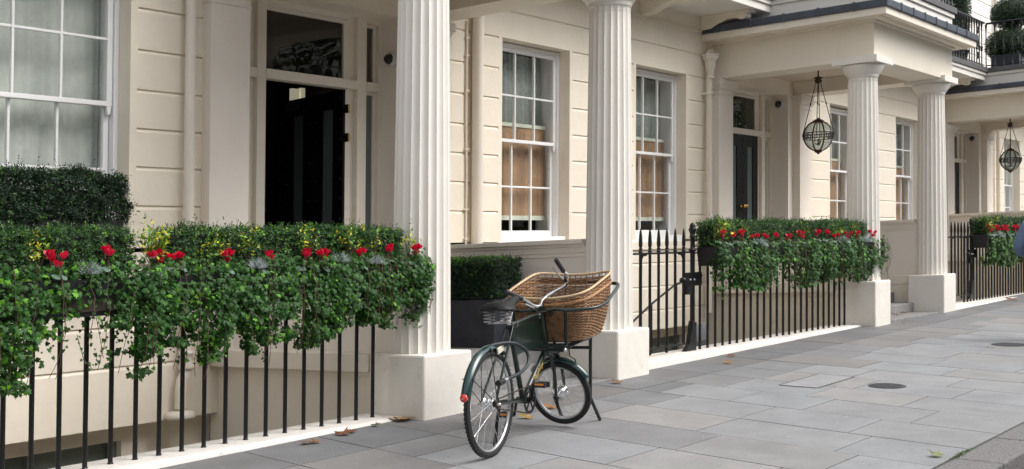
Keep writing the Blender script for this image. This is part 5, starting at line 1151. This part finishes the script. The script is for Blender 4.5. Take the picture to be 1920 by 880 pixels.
for u in (1.0, 1.25, 1.46): b.tube([bp(u, -.16, .652+.035*(u-1)), bp(u, .15, .652+.035*(u-1))], .010, 8)
b.build('carrier_base', GREEN, car, shear=False)
raw([bp(.885, .10, .632), bp(.885, -.175, .622)], .014, 'pivot_tube', GREEN); raw([bp(.875, .085, .905), bp(.875, -.085, .905)], .011, 'pivot_tube', GREEN)
b = MB()
for v, w, u in ((.103, .632, .885), (-.18, .622, .885), (.09, .905, .875), (-.09, .905, .875)): b.lathe([(.016, -.006), (.018, 0), (.016, .006), (.006, .01)], bp(u, v, w), 10, axis=(0, 1 if v > 0 else -1, 0))
b.build('end_bolt', STEEL, bike, shear=False)
for v, fu in ((-.15, 1.655), (.14, 1.62)):
    raw([bp(1.45, v, .67), bp(1.452, v, .225), bp(fu, v, .035)], .0135, 'stand_leg', GREEN, n=10)
raw([bp(1.45, -.15, .596), bp(1.45, .14, .596)], .012, 'stand_brace', GREEN)
raw(crv([bp(.90, -.20, .665), bp(.90, -.205, .60), bp(.91, -.21, .575), bp(.93, -.235, .555), bp(.93, -.235, .53), bp(.91, -.215, .515)], 4), .0045, 'hanging_hook', IRON, n=6)
# the wicker basket
bk = empty('wicker_basket', S((BO[0], BO[1], BG)), 'large brown wicker basket with pale braided rim sitting in the bicycle carrier', 'basket', rz=BAZ, shear=False)
def bshape(s, t):
    """s 0..1 up, t angle round"""
    f = 1-(1-s)**2.6; hu = (.243+.067*f); hv = (.255+.062*f); cu = 1.215+.0*f; p = 5.5
    ct, st_ = math.cos(t), math.sin(t); rr = (abs(ct)**p+abs(st_)**p)**(-1/p); du, dv = hu*rr*ct, hv*rr*st_
    wb = .70+.06*du; wt = 1.062+.25*du+.03*(dv/.3)**2
    return Vector(bp(cu+du, dv, wb+(wt-wb)*s))
NS = 46
def bnorm(s, t):
    a = bshape(s, t+.02)-bshape(s, t-.02); c = bshape(min(1, s+.02), t)-bshape(max(0, s-.02), t); return a.cross(c).normalized()
side = MB(); rows = 34
for r_ in range(rows):
    s = (r_+.5)/rows*.93+.01; pts = []; rr_ = random.Random(r_)
    if .80 < s < .865: continue
    for k in range(NS*2):
        t = 2*PI*(k+.0)/(NS*2); off = (.0062 if ((k//2)+r_) % 2 else -.0062) if k % 2 == 0 else 0
        pts.append(bshape(min(.97, s+rr_.uniform(-.003, .003)), t)+bnorm(s, t)*off)
    side.tube(pts, .0054, 5, closed=True)
sd1 = side.build('woven_side', mat('wicker weave', (.24, .13, .062), .5, var=.55, vscale=22, spec=.45), bk, shear=False)
b = MB()
for k in range(NS):
    t = 2*PI*k/NS; b.tube([bshape(s, t) for s in np.linspace(0, 1, 12)], .0045, 5)
b.build('stake', mat('wicker stake', (.33, .16, .07), .5, var=.4, vscale=30), bk, shear=False)
b = MB()
for q in range(4):
    pts = []
    for k in range(260):
        t = 2*PI*k/260; a = t*23+q*PI/2; n_ = bnorm(.97, t); pts.append(bshape(1, t)+n_*((.0065*math.cos(a)))+Vector((0, 0, .006*math.sin(a))))
    b.tube(pts, .0044, 5, closed=True)
b.build('braided_rim', WICKP, bk, shear=False)
b = MB()
for q in range(3):
    b.tube([bshape(.845, 2*PI*k/200)+bnorm(.845, 2*PI*k/200)*(.008+.004*math.cos(2*PI*k/200*24+q*2.1))+Vector((0, 0, .007*math.sin(2*PI*k/200*24+q*2.1))) for k in range(200)], .0055, 5, closed=True)
b.build('upper_band', mat('wicker band', (.38, .20, .09), .5, var=.4, vscale=30), bk, shear=False)
b = MB()
for j in range(13):
    f = 1-j/13; b.tube([(lambda P0, Cc: Cc+(P0-Cc)*f)(bshape(0, 2*PI*k/60), bp(1.215, 0, .672))+Vector((0, 0, .003*((k+j) % 2))) for k in range(60)], .0085, 5, closed=True)
b.build('woven_base', mat('wicker weave', (.24, .13, .062)), bk, shear=False)
# cable lock
ck = empty('cable_lock', S((BO[0], BO[1], BG)), 'thick black cable lock looped over the rear wheel of the bicycle', 'lock', rz=BAZ, shear=False)
CLP = [(-0.08, 0.07, 0.50), (-0.066, 0.07, 0.602), (-0.017, 0.03, 0.7), (0.119, -0.03, 0.727), (0.234, -0.08, 0.722), (0.339, -0.11, 0.678), (0.364, -0.13, 0.619), (0.317, -0.14, 0.567), (0.198, -0.14, 0.53), (0.03, -0.13, 0.508)]
CL = crv([bp(*p) for p in CLP], 7)
raw(CL, .0115, 'cable', CABLE, ck); raw([CL[-1], CL[-1]+(CL[-1]-CL[-2]).normalized()*.05], .013, 'lock_end', ALU, ck)
raw([CL[-1]+(CL[-1]-CL[-2]).normalized()*.05, CL[-1]+(CL[-1]-CL[-2]).normalized()*.12], .02, 'lock_body', RUB, ck)

# ================================================================== the passer-by at the right edge
PX, PY = 15.63, 3.84; per = empty('person', (PX, PY, gz(PX, PY)), 'person in a blue denim shirt at the right edge, only an elbow in view', 'person', rz=0)
fd = Vector((.97, .24, 0)); ld_ = Vector((-.24, .97, 0))
def sk(name, verts, edges, radii, m, root=0, sub=2):
    me = bpy.data.meshes.new(name); bm = bmesh.new(); ly = bm.verts.layers.skin.verify(); vs = []
    for (f, l, z), r in zip(verts, radii):
        v = bm.verts.new(fd*f+ld_*l+Vector((0, 0, z))); r = r if isinstance(r, tuple) else (r, r); v[ly].radius = r; vs.append(v)
    for a, c in edges: bm.edges.new((vs[a], vs[c]))
    vs[root][ly].use_root = True; bm.to_mesh(me); bm.free(); me.materials.append(m)
    o = bpy.data.objects.new(name, me); scene.collection.objects.link(o); o.parent = per
    k = o.modifiers.new('skin', 'SKIN'); k.use_smooth_shade = True; s = o.modifiers.new('sub', 'SUBSURF'); s.levels = sub; s.render_levels = sub; return o
V_ = [(0, 0, .93), (0, 0, 1.1), (.0, 0, 1.28), (.0, 0, 1.42), (.01, 0, 1.50), (.03, 0, 1.56), (.04, 0, 1.64), (.03, 0, 1.70)]; E_ = [(i, i+1) for i in range(7)]; R_ = [.14, .12, .14, .11, .055, .055, .085, .07]
body = sk('body', V_+[(0, .17, 1.42), (-.03, .29, 1.13), (.16, .20, 1.02), (.22, .15, 1.0), (0, -.17, 1.42), (-.05, -.27, 1.14), (.10, -.25, .93), (.15, -.24, .86),
     (0, .09, .88), (.12, .10, .48), (.08, .10, .09), (.20, .11, .04), (0, -.09, .88), (-.08, -.10, .48), (-.30, -.10, .16), (-.22, -.11, .06)],
     E_+[(3, 8), (8, 9), (9, 10), (10, 11), (3, 12), (12, 13), (13, 14), (14, 15), (0, 16), (16, 17), (17, 18), (18, 19), (0, 20), (20, 21), (21, 22), (22, 23)],
     R_+[.055, .042, .028, .034, .055, .042, .028, .034, .09, .055, .04, .035, .09, .055, .04, .035], SKIN)
for s in (1, -1):
    hx = (.22, .15, 1.0) if s > 0 else (.15, -.24, .86)
    for k, L in enumerate((.068, .078, .074, .058)):
        o_ = -.024+.016*k; sk('finger', [(hx[0]+.01+o_, hx[1]-s*.0, hx[2]-.01), (hx[0]+.03+o_, hx[1]-s*.005, hx[2]-.01-L*.5), (hx[0]+.025+o_, hx[1]-s*.02, hx[2]-.01-L)], [(0, 1), (1, 2)], [.0095, .009, .0075], SKIN, sub=1)
    sk('thumb', [(hx[0]+.02, hx[1]-s*.01, hx[2]+.02), (hx[0]+.05, hx[1]-s*.02, hx[2]-.01), (hx[0]+.055, hx[1]-s*.025, hx[2]-.04)], [(0, 1), (1, 2)], [.012, .010, .008], SKIN, sub=1)
sk('shirt', [(0, 0, .86), (0, 0, 1.1), (0, 0, 1.28), (0, 0, 1.42), (0, 0, 1.475), (0, .18, 1.43), (-.03, .30, 1.12), (.13, .22, 1.03), (0, -.18, 1.43), (-.05, -.28, 1.13), (.07, -.255, .97)], [(0, 1), (1, 2), (2, 3), (3, 4), (3, 5), (5, 6), (6, 7), (3, 8), (8, 9), (9, 10)], [.175, .155, .17, .13, .075, .078, .066, .045, .078, .066, .045], CLOTH)
sk('jeans', [(0, 0, .95), (0, .09, .86), (.12, .10, .48), (.08, .10, .10), (0, -.09, .86), (-.08, -.10, .48), (-.29, -.10, .18)], [(0, 1), (1, 2), (2, 3), (0, 4), (4, 5), (5, 6)], [.165, .115, .078, .062, .115, .078, .062], TROUS)
for l, f, z in ((.10, .08, .05), (-.10, -.27, .10)): sk('shoe', [(f-.05, l, z), (f+.06, l, z-.0), (f+.17, l*1.08, z-.012)], [(0, 1), (1, 2)], [.05, .045, .035], RUB, sub=1)
sk('hair', [(-.005, 0, 1.60), (.0, 0, 1.69), (.03, 0, 1.735), (-.05, 0, 1.56)], [(0, 1), (1, 2), (0, 3)], [.082, .098, .075, .05], HAIR)
b = MB(); hb_ = fd*.12
for s in (1, -1): b.lathe([(.001, -.008), (.009, -.004), (.009, .004), (.001, .008)], Vector((0, 0, 1.645))+fd*.125+ld_*s*.033, 10, axis=fd)
b.build('eye', mat('eye', (.05, .03, .02), .2), per, shear=False)
b = MB()
b.tube([Vector((0, 0, 1.66))+fd*.125, Vector((0, 0, 1.625))+fd*.148, Vector((0, 0, 1.612))+fd*.128], [.008, .014, .01], 8); b.build('nose', SKIN, per, shear=False)
b = MB(); b.tube([Vector((0, 0, 1.585))+fd*.118-ld_*.024, Vector((0, 0, 1.583))+fd*.128, Vector((0, 0, 1.585))+fd*.118+ld_*.024], .006, 8); b.build('mouth', mat('lips', (.45, .16, .14), .5), per, shear=False)
for s in (1, -1):
    b = MB(); b.lathe([(.001, -.008), (.022, -.005), (.026, .002), (.012, .006), (.001, .003)], Vector((0, 0, 1.635))+fd*.03+ld_*s*.085, 12, axis=ld_*s); b.build('ear', SKIN, per, shear=False)
